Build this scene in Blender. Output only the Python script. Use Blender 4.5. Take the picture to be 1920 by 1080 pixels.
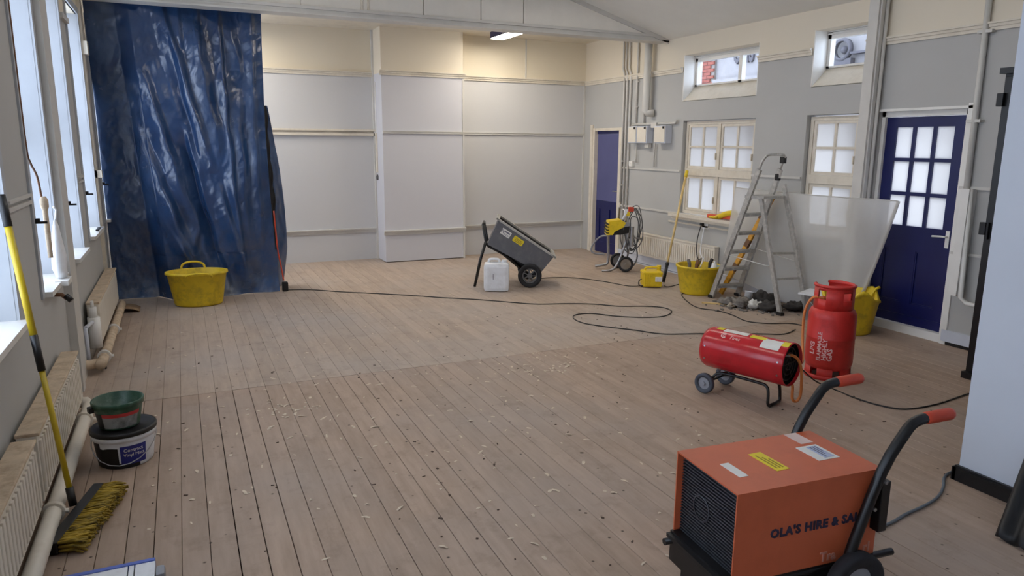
import bpy, bmesh, math, random
from mathutils import Matrix, Vector, noise
random.seed(7)
PI = math.pi
SC = bpy.context.scene
COL = SC.collection
for o in list(bpy.data.objects): bpy.data.objects.remove(o)

# ------------------------------------------------------------------ camera
cam = bpy.data.cameras.new('camera'); cam_o = bpy.data.objects.new('camera', cam); COL.objects.link(cam_o)
F_PX, PITCH, ROLL, YAW = 1347.0, 0.1979, 0.00704, 0.42868
cam.sensor_width = 36.0; cam.lens = F_PX / 1920 * 36.0; cam.clip_start = .05; cam.clip_end = 200
def _rot():
    B = Matrix(((1,0,0),(0,0,-1),(0,1,0)))
    c, s = math.cos(YAW), math.sin(YAW); Rz = Matrix(((c,-s,0),(s,c,0),(0,0,1)))
    c, s = math.cos(PITCH), math.sin(PITCH); Rx = Matrix(((1,0,0),(0,c,-s),(0,s,c)))
    c, s = math.cos(ROLL), math.sin(ROLL); Rr = Matrix(((c,-s,0),(s,c,0),(0,0,1)))
    return Rr @ Rx @ B @ Rz
_R = _rot()
_m = Matrix((_R[0], -Vector(_R[1]), -Vector(_R[2]))).transposed().to_4x4()
_m.translation = (0, 0, 1.7)
cam_o.matrix_world = _m
SC.camera = cam_o

# ------------------------------------------------------------------ world and exposure
world = bpy.data.worlds.new('overcast_sky'); SC.world = world; world.use_nodes = True
bg = world.node_tree.nodes['Background']
bg.inputs['Color'].default_value = (0.80, 0.90, 1.12, 1)
bg.inputs['Strength'].default_value = 4.9
SC.view_settings.view_transform = 'Standard'; SC.view_settings.look = 'None'
SC.view_settings.gamma = 1; SC.view_settings.use_curve_mapping = False
SC.view_settings.exposure = 0.12
LAMP_HALL, LAMP_BACK = 13.0, 36.0          # diffuser brightness: added unseen hall battens, then back battens

# ------------------------------------------------------------------ materials
def L(c):
    f = lambda v: v/12.92 if v <= .04045 else ((v+.055)/1.055)**2.4
    return tuple(f(v/255) for v in c) + (1,)
class NT:
    def __init__(s, name):
        s.m = bpy.data.materials.new(name); s.m.use_nodes = True; s.t = s.m.node_tree
        s.b = s.t.nodes['Principled BSDF']; s.o = s.t.nodes['Material Output']
    def n(s, kind, **kw):
        nd = s.t.nodes.new(kind)
        for k, v in kw.items():
            if k in nd.inputs: nd.inputs[k].default_value = v
            else: setattr(nd, k, v)
        return nd
    def l(s, a, b): s.t.links.new(a, b)
    def coord(s, kind='Object', scale=(1,1,1)):
        tc = s.n('ShaderNodeTexCoord'); mp = s.n('ShaderNodeMapping'); mp.inputs['Scale'].default_value = scale
        s.l(tc.outputs[kind], mp.inputs['Vector']); return mp.outputs['Vector']
    def ramp(s, fac, stops):
        r = s.n('ShaderNodeValToRGB'); e = r.color_ramp.elements
        while len(e) < len(stops): e.new(.5)
        for el, (p, c) in zip(e, stops): el.position = p; el.color = c
        s.l(fac, r.inputs['Fac']); return r.outputs['Color']
    def mix(s, fac, a, b, blend='MIX'):
        m = s.n('ShaderNodeMix', data_type='RGBA', blend_type=blend)
        for sock, v in ((m.inputs[0], fac), (m.inputs[6], a), (m.inputs[7], b)):
            if hasattr(v, 'links'): s.l(v, sock)
            else: sock.default_value = v
        return m.outputs[2]
    def bump(s, h, strength=.3, dist=.01):
        b = s.n('ShaderNodeBump'); b.inputs['Strength'].default_value = strength; b.inputs['Distance'].default_value = dist
        s.l(h, b.inputs['Height']); s.l(b.outputs['Normal'], s.b.inputs['Normal'])
    def noise(s, v, scale, detail=4, rough=.6):
        n = s.n('ShaderNodeTexNoise'); n.inputs['Scale'].default_value = scale; n.inputs['Detail'].default_value = detail
        n.inputs['Roughness'].default_value = rough; s.l(v, n.inputs['Vector']); return n.outputs['Fac']
def W1(v): return (v, v, v, 1)
MATS = {}
def mat(name, rgb, rough=.6, metal=0, var=.12, scale=6, bump=0, spec=.5, dirt=None, dirt_amt=.5, coords='Object'):
    if name in MATS: return MATS[name]
    t = NT(name); c = L(rgb); v = t.coord(coords)
    n = t.noise(v, scale)
    col = t.ramp(n, [(.3, tuple(x*(1-var) for x in c[:3])+(1,)), (.7, tuple(min(1, x*(1+var)) for x in c[:3])+(1,))])
    if dirt:
        n2 = t.noise(v, scale*1.7, 8, .7)
        col = t.mix(t.ramp(n2, [(.48, W1(0)), (.7, W1(dirt_amt))]), col, L(dirt))
    t.l(col, t.b.inputs['Base Color'])
    t.b.inputs['Roughness'].default_value = rough; t.b.inputs['Metallic'].default_value = metal
    t.b.inputs['Specular IOR Level'].default_value = spec
    if bump: t.bump(t.noise(v, scale*5), bump, .004)
    MATS[name] = t.m; return t.m

def wall_paint(name, low, high, split=2.655, var=.035):
    t = NT(name); v = t.coord('Object')
    g = t.n('ShaderNodeNewGeometry'); sp = t.n('ShaderNodeSeparateXYZ'); t.l(g.outputs['Position'], sp.inputs[0])
    gt = t.n('ShaderNodeMath', operation='GREATER_THAN'); t.l(sp.outputs['Z'], gt.inputs[0]); gt.inputs[1].default_value = split
    n = t.noise(v, 1.6, 6); n2 = t.noise(v, 14, 4)
    base = t.mix(gt.outputs[0], L(low), L(high))
    col = t.mix(t.ramp(n, [(.35, W1(0)), (.75, W1(1))]), base, t.mix(.92, W1(.75), base), 'MIX')
    t.l(col, t.b.inputs['Base Color']); t.b.inputs['Roughness'].default_value = .62
    t.b.inputs['Specular IOR Level'].default_value = .3
    t.bump(n2, .12, .006); MATS[name] = t.m; return t.m
WALL = wall_paint('wall_paint', (181,180,177), (224,213,193))
WALLK = wall_paint('far_wall_paint', (204,203,203), (228,217,195))
WALLB = wall_paint('chimney_paint', (206,205,210), (224,213,193))
BLUEWALL = mat('pale_blue_paint', (212,218,228), .6, var=.03, scale=1.5)
CEIL = mat('ceiling_paint', (232,231,225), .7, var=.03, scale=2)
CREAM = mat('cream_gloss', (222,213,197), .35, var=.05, scale=5, dirt=(170,155,130), dirt_amt=.25)
WHITE = mat('white_gloss', (232,230,225), .3, var=.04, scale=5)
GREYTRIM = mat('grey_trim_paint', (205,202,196), .45, var=.05, scale=5)
PALETRIM = mat('pale_blue_trim', (204,208,218), .35, var=.05, scale=4)
NAVY = mat('navy_gloss', (20,26,84), .3, var=.1, scale=3)
PURPLE = mat('purple_paint', (88,90,134), .5, var=.06, scale=3)
BLACKP = mat('black_plastic', (22,22,24), .45, var=.25, scale=8)
BLACKM = mat('black_metal', (20,20,22), .35, metal=.0, var=.2, scale=8)
RUBBER = mat('rubber', (38,38,42), .75, var=.2, scale=12)
STEEL = mat('steel', (170,170,172), .35, metal=.9, var=.1, scale=9)
ALU = mat('ladder_aluminium', (178,176,172), .45, metal=.55, var=.15, scale=14, dirt=(225,222,215), dirt_amt=.7)
YTUB = mat('yellow_tub_plastic', (226,194,38), .5, var=.1, scale=5, dirt=(120,98,40), dirt_amt=.55)
YELLOW = mat('yellow_plastic', (238,205,40), .4, var=.08, scale=8, dirt=(140,110,40), dirt_amt=.3)
YHANDLE = mat('yellow_pole_paint', (196,168,30), .35, var=.1, scale=12)
ORANGE = mat('orange_enamel', (204,102,66), .36, var=.06, scale=3, dirt=(150,70,40), dirt_amt=.25)
ORGRIP = mat('orange_grip', (205,72,45), .45, var=.1, scale=10)
ORHOSE = mat('orange_hose', (222,130,66), .5, var=.08, scale=10)
RED = mat('red_enamel', (196,28,40), .22, var=.12, scale=4, dirt=(110,16,24), dirt_amt=.35)
REDGAS = mat('red_gas_paint', (214,54,48), .42, var=.12, scale=4, dirt=(140,28,26), dirt_amt=.45)
DKGREY = mat('dark_grey_plastic', (98,98,102), .5, var=.1, scale=6, dirt=(140,138,134), dirt_amt=.3)
MIDGREY = mat('mid_grey_plastic', (150,152,158), .45, var=.1, scale=6)
WHITEP = mat('white_plastic', (232,234,238), .4, var=.05, scale=6, dirt=(185,182,176), dirt_amt=.35)
GREENP = mat('green_plastic', (38,78,58), .4, var=.15, scale=9, dirt=(150,165,150), dirt_amt=.3)
REDLBL = mat('red_label', (190,50,50), .4, var=.05)
BLUELBL = mat('blue_label', (36,42,128), .4, var=.08, scale=14)
PAPER = mat('white_sticker', (226,224,218), .5, var=.04, scale=14)
YPAPER = mat('yellow_sticker', (228,206,40), .5, var=.06, scale=14)
INK = mat('dark_ink', (44,40,66), .6, var=.1)
INKG = mat('grey_ink', (104,104,120), .6, var=.1)
WINK = mat('white_ink', (236,196,192), .5, var=.1)
WOODP = mat('pale_pole_wood', (222,192,128), .55, var=.15, scale=12)
CARD = mat('brown_card', (150,124,96), .8, var=.2, scale=9)
CABLE = mat('black_cable', (34,32,32), .55, var=.1)
GCABLE = mat('grey_cable', (96,104,112), .5, var=.1)
BRICKRED = mat('outside_brick', (132,70,58), .85, var=.2, scale=12, bump=.3)
MORTAR = mat('outside_mortar', (124,118,114), .9, var=.1)
STONE = mat('outside_stone', (138,135,136), .85, var=.1, scale=4, bump=.2)
STONED = mat('outside_stone_letters', (84,82,88), .85, var=.1, scale=4)
OCHRE = mat('ochre_level_paint', (226,164,52), .4, var=.15, scale=10, dirt=(120,80,30), dirt_amt=.7)
RUST = mat('rust_brown', (120,84,58), .7, var=.2, scale=12)
RAG = mat('grey_rag', (128,122,116), .9, var=.3, scale=20, dirt=(70,64,60), dirt_amt=.7)
DARKRAG = mat('dark_rag', (58,54,52), .9, var=.3, scale=20)
PINKRAG = mat('orange_red_cloth', (216,92,62), .8, var=.15, scale=12)
GRILLE = mat('dark_grille', (70,72,78), .4, metal=.5, var=.2, scale=30)
DUSTTOP = mat('dusty_cream', (206,186,160), .75, var=.15, scale=9, dirt=(150,120,90), dirt_amt=.6)
RADW = mat('radiator_enamel', (226,218,204), .35, var=.04, scale=5, dirt=(190,172,146), dirt_amt=.2)
CONCRETE = mat('subfloor_dark', (30,24,20), .95, var=.2)

def floor_mat(name, c1, c2, grey, spots):
    t = NT(name); v = t.coord('Object', (9, 1.1, 1)); w = t.coord('Object')
    oi = t.n('ShaderNodeObjectInfo')
    off = t.n('ShaderNodeVectorMath', operation='ADD'); t.l(v, off.inputs[0])
    sc = t.n('ShaderNodeVectorMath', operation='SCALE'); cmb = t.n('ShaderNodeCombineXYZ')
    for i in range(3): t.l(oi.outputs['Random'], cmb.inputs[i])
    t.l(cmb.outputs[0], sc.inputs[0]); sc.inputs['Scale'].default_value = 37; t.l(sc.outputs[0], off.inputs[1])
    g = t.noise(off.outputs[0], 2.2, 8, .65)
    col = t.ramp(g, [(.25, L(c1)), (.75, L(c2))])
    tone = t.ramp(oi.outputs['Random'], [(0, W1(.93)), (.5, W1(1)), (1, W1(1.06))])
    col = t.mix(1.0, col, tone, 'MULTIPLY')
    big = t.noise(t.coord('Generated'), 1, 1)
    geo = t.n('ShaderNodeNewGeometry')
    pn = t.n('ShaderNodeTexNoise'); pn.inputs['Scale'].default_value = .8; pn.inputs['Detail'].default_value = 5
    t.l(geo.outputs['Position'], pn.inputs['Vector'])
    col = t.mix(t.ramp(pn.outputs['Fac'], [(.42, W1(0)), (.72, W1(.65))]), col, L(grey))
    pn2 = t.n('ShaderNodeTexNoise'); pn2.inputs['Scale'].default_value = 5; pn2.inputs['Detail'].default_value = 8
    pn2.inputs['Roughness'].default_value = .75; t.l(geo.outputs['Position'], pn2.inputs['Vector'])
    col = t.mix(t.ramp(pn2.outputs['Fac'], [(.52, W1(0)), (.74, W1(.35))]), col, L((92,74,60)))
    vo = t.n('ShaderNodeTexVoronoi'); vo.inputs['Scale'].default_value = 13
    t.l(geo.outputs['Position'], vo.inputs['Vector'])
    rnd = t.n('ShaderNodeSeparateColor'); t.l(vo.outputs['Color'], rnd.inputs[0])
    a = t.ramp(vo.outputs['Distance'], [(.045, W1(1)), (.12, W1(0))]); bb = t.ramp(rnd.outputs[0], [(.55, W1(0)), (.6, W1(1))])
    sp = t.mix(1.0, a, bb, 'MULTIPLY')
    mu = t.mix(1.0, sp, W1(spots), 'MULTIPLY')
    col = t.mix(mu, col, L((46,34,27)))
    t.l(col, t.b.inputs['Base Color']); t.b.inputs['Roughness'].default_value = .62
    t.b.inputs['Specular IOR Level'].default_value = .35
    t.bump(g, .25, .003); return t.m
PLANK = floor_mat('bare_floorboard', (155,133,115), (182,158,139), (164,151,142), .9)
PLANKF = floor_mat('far_floorboard', (163,144,128), (187,167,149), (173,164,157), .5)  # far boards slightly greyer and paler than the near ones

def frosted(name, c, k=.5):
    t = NT(name); v = t.coord('Object')
    tr = t.n('ShaderNodeBsdfTranslucent'); tr.inputs['Color'].default_value = tuple(x*k for x in c)+(1,)
    df = t.n('ShaderNodeBsdfDiffuse'); df.inputs['Color'].default_value = (.55,.57,.57,1)
    gl = t.n('ShaderNodeBsdfGlossy'); gl.inputs['Roughness'].default_value = .25
    a = t.n('ShaderNodeMixShader'); a.inputs[0].default_value = .12; t.l(tr.outputs[0], a.inputs[1]); t.l(df.outputs[0], a.inputs[2])
    b = t.n('ShaderNodeMixShader'); b.inputs[0].default_value = .05; t.l(a.outputs[0], b.inputs[1]); t.l(gl.outputs[0], b.inputs[2])
    n = t.noise(v, 60); bp = t.n('ShaderNodeBump'); bp.inputs['Strength'].default_value = .15; t.l(n, bp.inputs['Height']); t.l(bp.outputs[0], gl.inputs['Normal'])
    t.l(b.outputs[0], t.o.inputs[0]); MATS[name] = t.m; return t.m
FROST = frosted('frosted_glass', (1.0,.985,.95), .84)
def clear(name):
    t = NT(name); tr = t.n('ShaderNodeBsdfTransparent'); tr.inputs['Color'].default_value = (.93,.95,.95,1)
    gl = t.n('ShaderNodeBsdfGlossy'); gl.inputs['Roughness'].default_value = .03
    m = t.n('ShaderNodeMixShader'); m.inputs[0].default_value = .04; t.l(tr.outputs[0], m.inputs[1]); t.l(gl.outputs[0], m.inputs[2])
    t.l(m.outputs[0], t.o.inputs[0]); return t.m
GLASS = clear('clear_glass')
def sheet_mat():
    t = NT('translucent_polythene'); v = t.coord('Object')
    df = t.n('ShaderNodeBsdfDiffuse'); df.inputs['Color'].default_value = L((214,208,200))
    n = t.noise(v, 2.5, 6); c = t.ramp(n, [(.3, L((222,216,208))), (.7, L((240,238,234)))]); t.l(c, df.inputs['Color'])
    tl = t.n('ShaderNodeBsdfTranslucent'); tl.inputs['Color'].default_value = L((245,245,242))
    rf = t.n('ShaderNodeBsdfRefraction'); rf.inputs['IOR'].default_value = 1.02; rf.inputs['Roughness'].default_value = .55; rf.inputs['Color'].default_value = (.95,.95,.95,1)
    gl = t.n('ShaderNodeBsdfGlossy'); gl.inputs['Roughness'].default_value = .35
    a = t.n('ShaderNodeMixShader'); a.inputs[0].default_value = .42; t.l(df.outputs[0], a.inputs[1]); t.l(tl.outputs[0], a.inputs[2])
    b = t.n('ShaderNodeMixShader'); b.inputs[0].default_value = .26; t.l(a.outputs[0], b.inputs[1]); t.l(rf.outputs[0], b.inputs[2])
    d = t.n('ShaderNodeMixShader'); d.inputs[0].default_value = .05; t.l(b.outputs[0], d.inputs[1]); t.l(gl.outputs[0], d.inputs[2])
    t.l(d.outputs[0], t.o.inputs[0]); return t.m
SHEET = sheet_mat()
def tarp_mat():
    t = NT('blue_tarpaulin'); v = t.coord('Object')
    n = t.noise(v, 1.6, 5); col = t.ramp(n, [(.3, L((30,54,92))), (.7, L((48,80,126)))])
    d = t.noise(v, 5, 9, .7)
    g = t.n('ShaderNodeNewGeometry'); sp = t.n('ShaderNodeSeparateXYZ'); t.l(g.outputs['Position'], sp.inputs[0])
    mr = t.n('ShaderNodeMapRange'); mr.inputs['From Min'].default_value = 1.1; mr.inputs['From Max'].default_value = .05; t.l(sp.outputs['Z'], mr.inputs['Value'])
    dd = t.mix(1.0, t.ramp(d, [(.42, W1(0)), (.7, W1(.75))]), mr.outputs[0], 'MULTIPLY')
    col = t.mix(dd, col, L((88,92,100)))
    t.l(col, t.b.inputs['Base Color']); t.b.inputs['Roughness'].default_value = .27
    t.b.inputs['Specular IOR Level'].default_value = .75
    t.l(t.ramp(t.noise(v, 3, 6), [(.3, W1(.13)), (.7, W1(.30))]), t.b.inputs['Roughness'])
    f = t.noise(v, 7, 7, .7); t.bump(f, .22, .02); return t.m
TARP = tarp_mat()
def emit(name, c, s):
    t = NT(name); t.b.inputs['Base Color'].default_value = (.9,.9,.9,1)
    t.b.inputs['Emission Color'].default_value = tuple(c)+(1,); t.b.inputs['Emission Strength'].default_value = s; return t.m
LAMPW = emit('fluorescent_diffuser', (1.0,.92,.79), LAMP_BACK)
LAMPC = emit('added_hall_diffuser', (1.0,.95,.88), LAMP_HALL)
def bristle_mat():
    t = NT('yellow_bristle'); v = t.coord('Object', (1, 14, 1)); n = t.noise(v, 6, 6)
    t.l(t.ramp(n, [(.35, L((66,54,16))), (.6, L((182,152,46)))]), t.b.inputs['Base Color']); t.b.inputs['Roughness'].default_value = .7; return t.m
BRIST = bristle_mat()

# ------------------------------------------------------------------ geometry helpers
class MB:
    def __init__(s): s.v = []; s.f = []; s.sm = []
    def add(s, vs, fs, smooth=False, M=None):
        k = len(s.v)
        s.v += [tuple(M @ Vector(p)) if M is not None else tuple(p) for p in vs]
        s.f += [tuple(i+k for i in f) for f in fs]; s.sm += [smooth]*len(fs); return s
    def box(s, a, b, M=None, bev=0):
        x0,y0,z0 = [min(p,q) for p,q in zip(a,b)]; x1,y1,z1 = [max(p,q) for p,q in zip(a,b)]
        if bev:
            bm = bmesh.new(); bmesh.ops.create_cube(bm, size=1)
            for v in bm.verts: v.co = Vector(((x0+x1)/2+v.co.x*(x1-x0), (y0+y1)/2+v.co.y*(y1-y0), (z0+z1)/2+v.co.z*(z1-z0)))
            bmesh.ops.bevel(bm, geom=list(bm.edges), offset=bev, segments=2, affect='EDGES', profile=.6)
            bm.verts.index_update()
            s.add([v.co for v in bm.verts], [[v.index for v in f.verts] for f in bm.faces], False, M); bm.free(); return s
        vs = [(x0,y0,z0),(x1,y0,z0),(x1,y1,z0),(x0,y1,z0),(x0,y0,z1),(x1,y0,z1),(x1,y1,z1),(x0,y1,z1)]
        return s.add(vs, [(0,3,2,1),(4,5,6,7),(0,1,5,4),(1,2,6,5),(2,3,7,6),(3,0,4,7)], False, M)
    def tube(s, pts, r, n=8, smooth_path=0, cap=True, closed=False, M=None):
        P = [Vector(p) for p in pts]
        if smooth_path:
            if isinstance(r, (list, tuple)):
                r = [r[i]+(r[i+1]-r[i])*j/smooth_path for i in range(len(r)-1) for j in range(smooth_path)] + [r[-1]]
            P = catmull(P, smooth_path, closed)
        m = len(P); vs = []; up = None
        for i, p in enumerate(P):
            a = P[i-1] if (i or closed) else P[i]; b = P[(i+1) % m] if (i < m-1 or closed) else P[i]
            t = (b-a); t = t.normalized() if t.length > 1e-9 else Vector((0,0,1))
            if up is None: up = t.orthogonal().normalized()
            up = (up - t*up.dot(t)); up = up.normalized() if up.length > 1e-6 else t.orthogonal().normalized()
            w = t.cross(up); rr = r[i] if isinstance(r, (list, tuple)) else r
            vs += [p + (up*math.cos(2*PI*k/n) + w*math.sin(2*PI*k/n))*rr for k in range(n)]
        fs = []
        for i in range(m if closed else m-1):
            j = (i+1) % m
            fs += [(i*n+k, i*n+(k+1) % n, j*n+(k+1) % n, j*n+k) for k in range(n)]
        k0 = len(s.v); s.add(vs, fs, True, M)
        if cap and not closed:
            s.f += [tuple(k0+k for k in reversed(range(n))), tuple(k0+(m-1)*n+k for k in range(n))]; s.sm += [False, False]
        return s
    def lathe(s, prof, n=32, M=None, sx=1, sy=1, smooth=True, a0=0, a1=2*PI):
        full = abs(a1-a0-2*PI) < 1e-6; nn = n if full else n+1
        vs = [(r*math.cos(a0+(a1-a0)*k/n)*sx, r*math.sin(a0+(a1-a0)*k/n)*sy, z) for r, z in prof for k in range(nn)]
        fs = []
        for i in range(len(prof)-1):
            for k in range(n):
                q = (k+1) % nn
                fs.append((i*nn+k, i*nn+q, (i+1)*nn+q, (i+1)*nn+k))
        return s.add(vs, fs, smooth, M)
    def disc(s, r, z=0, n=32, M=None, flip=False):
        vs = [(r*math.cos(2*PI*k/n), r*math.sin(2*PI*k/n), z) for k in range(n)]
        f = tuple(range(n)); return s.add(vs, [tuple(reversed(f)) if flip else f], False, M)
    def cyl(s, r, z0, z1, n=24, M=None):
        s.lathe([(r,z0),(r,z1)], n, M); s.disc(r, z0, n, M, True); return s.disc(r, z1, n, M)
    def prism(s, poly, y0, y1, M=None):            # polygon in xz, extruded along y
        n = len(poly)
        vs = [(x,y0,z) for x,z in poly] + [(x,y1,z) for x,z in poly]
        fs = [tuple(range(n)), tuple(reversed(range(n,2*n)))] + [(i, n+i, n+(i+1)%n, (i+1)%n) for i in range(n)]
        return s.add(vs, fs, False, M)
    def pieces(s, every=False):
        n = len(s.v); par = list(range(n))
        def find(a):
            while par[a] != a: par[a] = par[par[a]]; a = par[a]
            return a
        for f in s.f:
            r = find(f[0])
            for q in f[1:]: par[find(q)] = r
        isl = {}
        for i in range(n): isl.setdefault(find(i), []).append(i)
        keys = list(isl)
        if len(keys) < 2 or len(keys) > 400: return [list(range(n))]
        if every: return [isl[k] for k in keys]
        bx = [([min(s.v[i][a] for i in isl[k]) for a in range(3)], [max(s.v[i][a] for i in isl[k]) for a in range(3)]) for k in keys]
        sz = [max(h-l for l, h in zip(*b)) for b in bx]; g = list(range(len(keys)))
        def fg(a):
            while g[a] != a: a = g[a]
            return a
        for i in range(len(keys)):
            for j in range(i):
                d = math.sqrt(sum(max(0, bx[i][0][a]-bx[j][1][a], bx[j][0][a]-bx[i][1][a])**2 for a in range(3)))
                if d <= max(.02, .5*max(sz[i], sz[j])): g[fg(i)] = fg(j)
        out = {}
        for i, k in enumerate(keys): out.setdefault(fg(i), []).extend(isl[k])
        return list(out.values())
    def build(s, name, m, parent=None, world=False, recalc=True, split=False):
        if parent is not None and (split or len(s.v) < 6000):
            ps = s.pieces(split)
            if len(ps) > 1:
                first = None
                for p in ps:
                    idx = {v: k for k, v in enumerate(p)}; b = MB(); b.v = [s.v[i] for i in p]
                    for f, q in zip(s.f, s.sm):
                        if f[0] in idx: b.f.append(tuple(idx[i] for i in f)); b.sm.append(q)
                    o = b._build(name, m, parent, world, recalc); first = first or o
                return first
        return s._build(name, m, parent, world, recalc)
    def _build(s, name, m, parent=None, world=False, recalc=True):
        me = bpy.data.meshes.new(name)
        vs = s.v
        if world and parent is not None:
            inv = XF[parent.name].inverted(); vs = [tuple(inv @ Vector(p)) for p in vs]
        me.from_pydata([tuple(v) for v in vs], [], s.f)
        me.polygons.foreach_set('use_smooth', s.sm)
        if recalc:
            bm = bmesh.new(); bm.from_mesh(me); bmesh.ops.recalc_face_normals(bm, faces=bm.faces); bm.to_mesh(me); bm.free()
        me.materials.append(m)
        return link(name, me, parent)
def link(name, me, parent=None):
    o = bpy.data.objects.new(name, me); COL.objects.link(o)
    if parent is not None: o.parent = parent
    XF[o.name] = XF[parent.name].copy() if parent is not None else Matrix()
    return o
XF = {}
def catmull(P, k, closed=False):
    out = []; n = len(P)
    for i in range(n if closed else n-1):
        if closed: a,b,c,d = P[i-1],P[i],P[(i+1)%n],P[(i+2)%n]
        else: a,b,c,d = P[max(i-1,0)],P[i],P[i+1],P[min(i+2,n-1)]
        for j in range(k):
            t = j/k
            out.append(.5*((2*b)+(c-a)*t+(2*a-5*b+4*c-d)*t*t+(3*b-a-3*c+d)*t**3))
    if not closed: out.append(P[-1])
    return out
def thing(name, label, cat, loc=(0,0,0), rotz=0, group=None):
    o = bpy.data.objects.new(name, None); COL.objects.link(o); o.empty_display_size = .1
    o.location = loc; o.rotation_euler = (0,0,rotz)
    XF[o.name] = Matrix.Translation(loc) @ Matrix.Rotation(rotz, 4, 'Z')
    o['label'] = label; o['category'] = cat
    if group: o['group'] = group
    return o
def struct(o, label, cat):
    o['kind'] = 'structure'; o['label'] = label; o['category'] = cat; return o
def tag(o, label, cat, group=None):
    o['label'] = label; o['category'] = cat
    if group: o['group'] = group
    return o
def T(x=0,y=0,z=0): return Matrix.Translation((x,y,z))
def RX(a): return Matrix.Rotation(a,4,'X')
def RY(a): return Matrix.Rotation(a,4,'Y')
def RZ(a): return Matrix.Rotation(a,4,'Z')
def text_mb(s, size, depth=.0015, spacing=1.0, bold=0):
    cu = bpy.data.curves.new('lettering', 'FONT'); cu.body = s; cu.size = size; cu.extrude = depth; cu.space_character = spacing; cu.offset = bold
    cu.resolution_u = 2; cu.align_x = 'CENTER'; cu.align_y = 'CENTER'
    o = bpy.data.objects.new('lettering', cu); COL.objects.link(o)
    bpy.context.view_layer.update()
    me = bpy.data.meshes.new_from_object(o.evaluated_get(bpy.context.evaluated_depsgraph_get()))
    vs = [tuple(v.co) for v in me.vertices]; fs = [tuple(p.vertices) for p in me.polygons]
    bpy.data.objects.remove(o); bpy.data.curves.remove(cu); bpy.data.meshes.remove(me)
    return vs, fs
def lettering(name, s, size, m, parent, M, spacing=1.0, bold=0, fn=None):
    vs, fs = text_mb(s, size, spacing=spacing, bold=bold); b = MB()
    if fn: vs = [fn(*v) for v in vs]
    b.add(vs, fs, False, M); 
    return b._build(name, m, parent, recalc=False)
FACE = lambda M: M @ RX(PI/2)                         # text lying in local xz, reading from -y

# ================================================================== THE ROOM
XL, XR = -0.77, 6.0
YB = -2.6
Z_EAVE, Z_RIDGE, X_MID = 3.06, 4.02, 2.62
Y_BEAM = 8.2

# ---- floor and floorboards
fl = MB().box((XL-.3, YB, -.08), (XR+.3, 10.7, -.035)).build('floor', CONCRETE)
struct(fl, 'bare worn wooden floorboards running the length of the hall', 'floor')
def plank_mesh(w, y0, y1):
    m = MB(); g = .0016
    x0, x1, h, t = -w/2, w/2, 0, .022
    vs = []
    for y in (y0, y1):
        vs += [(x0,y,-t),(x1,y,-t),(x1,y,-g),(x1-g,y,h),(x0+g,y,h),(x0,y,-g)]
    fs = [(0,1,2,3,4,5)[::-1], (6,7,8,9,10,11)] + [(i,(i+1)%6,6+(i+1)%6,6+i) for i in range(6)]
    m.add(vs, fs); me = bpy.data.meshes.new('plank'); me.from_pydata(m.v, [], m.f)
    bm = bmesh.new(); bm.from_mesh(me); bmesh.ops.recalc_face_normals(bm, faces=bm.faces); bm.to_mesh(me); bm.free()
    return me
PW = .1095
near = [plank_mesh(PW-g, YB, 5.155) for g in (.001,.0026,.0042)]
far = [plank_mesh(PW-g, 5.16, 10.6) for g in (.0006,.0012)]
for m in near: m.materials.append(PLANK)
for m in far: m.materials.append(PLANKF)
k0 = int((XL+.115)/PW)-3
for k in range(k0, 62):
    xc = -.115 + (k+.5)*PW
    if xc > XR+.2 or xc < XL-.12: continue
    for ms in (near, far):
        o = link('plank', random.choice(ms) if xc < 1.3 or ms is far else random.choice(ms[:2]) if xc < 2.4 else ms[0], fl); o.location = (xc, 0, random.uniform(-.0012, .0004))

# ---- walls
def wall_cells(mb, axis, p0, p1, a0, a1, z0, z1, holes):
    A = sorted({a0,a1,*[h[0] for h in holes],*[h[1] for h in holes]}); Z = sorted({z0,z1,*[h[2] for h in holes],*[h[3] for h in holes]})
    A = [a for a in A if a0 <= a <= a1]; Z = [z for z in Z if z0 <= z <= z1]
    for i in range(len(A)-1):
        for j in range(len(Z)-1):
            am, zm = (A[i]+A[i+1])/2, (Z[j]+Z[j+1])/2
            if any(h[0] < am < h[1] and h[2] < zm < h[3] for h in holes): continue
            if axis == 'x': mb.box((p0,A[i],Z[j]), (p1,A[i+1],Z[j+1]))
            else: mb.box((A[i],p0,Z[j]), (A[i+1],p1,Z[j+1]))
    return mb
# left wall: deep window openings
LWIN = [(-1.3,-.1,.82,2.75), (.9,2.1,.82,2.75), (2.95,4.05,.82,2.75), (4.76,5.45,.82,2.85), (6.05,6.72,.82,2.85), (7.2,8.05,.85,2.85), (8.75,10.25,.85,2.9)]
wl = wall_cells(MB(), 'x', XL-.30, XL, YB, 10.7, 0, 3.3, LWIN).build('wall_left', WALL)
struct(wl, 'left wall with tall window openings above the radiators', 'wall')
HW = [(6.505,7.85,2.26,2.83), (5.075,5.73,2.30,2.855)]
LW = [(6.49,7.80,.80,2.01), (5.08,5.74,.80,2.015)]
DR1 = (4.015,4.86,0,2.017); DR2 = (9.26,10.06,0,1.95)
wr = wall_cells(MB(), 'x', XR, XR+.30, YB, 10.7, 0, 3.3, HW+LW+[DR1,DR2]).build('wall_right', WALL)
struct(wr, 'long right wall, cream above the picture rail and grey below', 'wall')
wb = MB(); wb.box((XL-.3,10.55,0),(2.62,10.8,3.4)); wb.box((3.81,10.35,0),(XR+.3,10.8,3.4))
wb = wb.build('wall_back', WALLK); struct(wb, 'far end wall, cream above the picture rail and grey below', 'wall')
ch = MB().box((2.61,10.1,0.012),(3.815,10.6,3.4)).build('wall_chimney_breast', WALLB)
struct(ch, 'projecting chimney breast in the middle of the far wall', 'wall')
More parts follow.
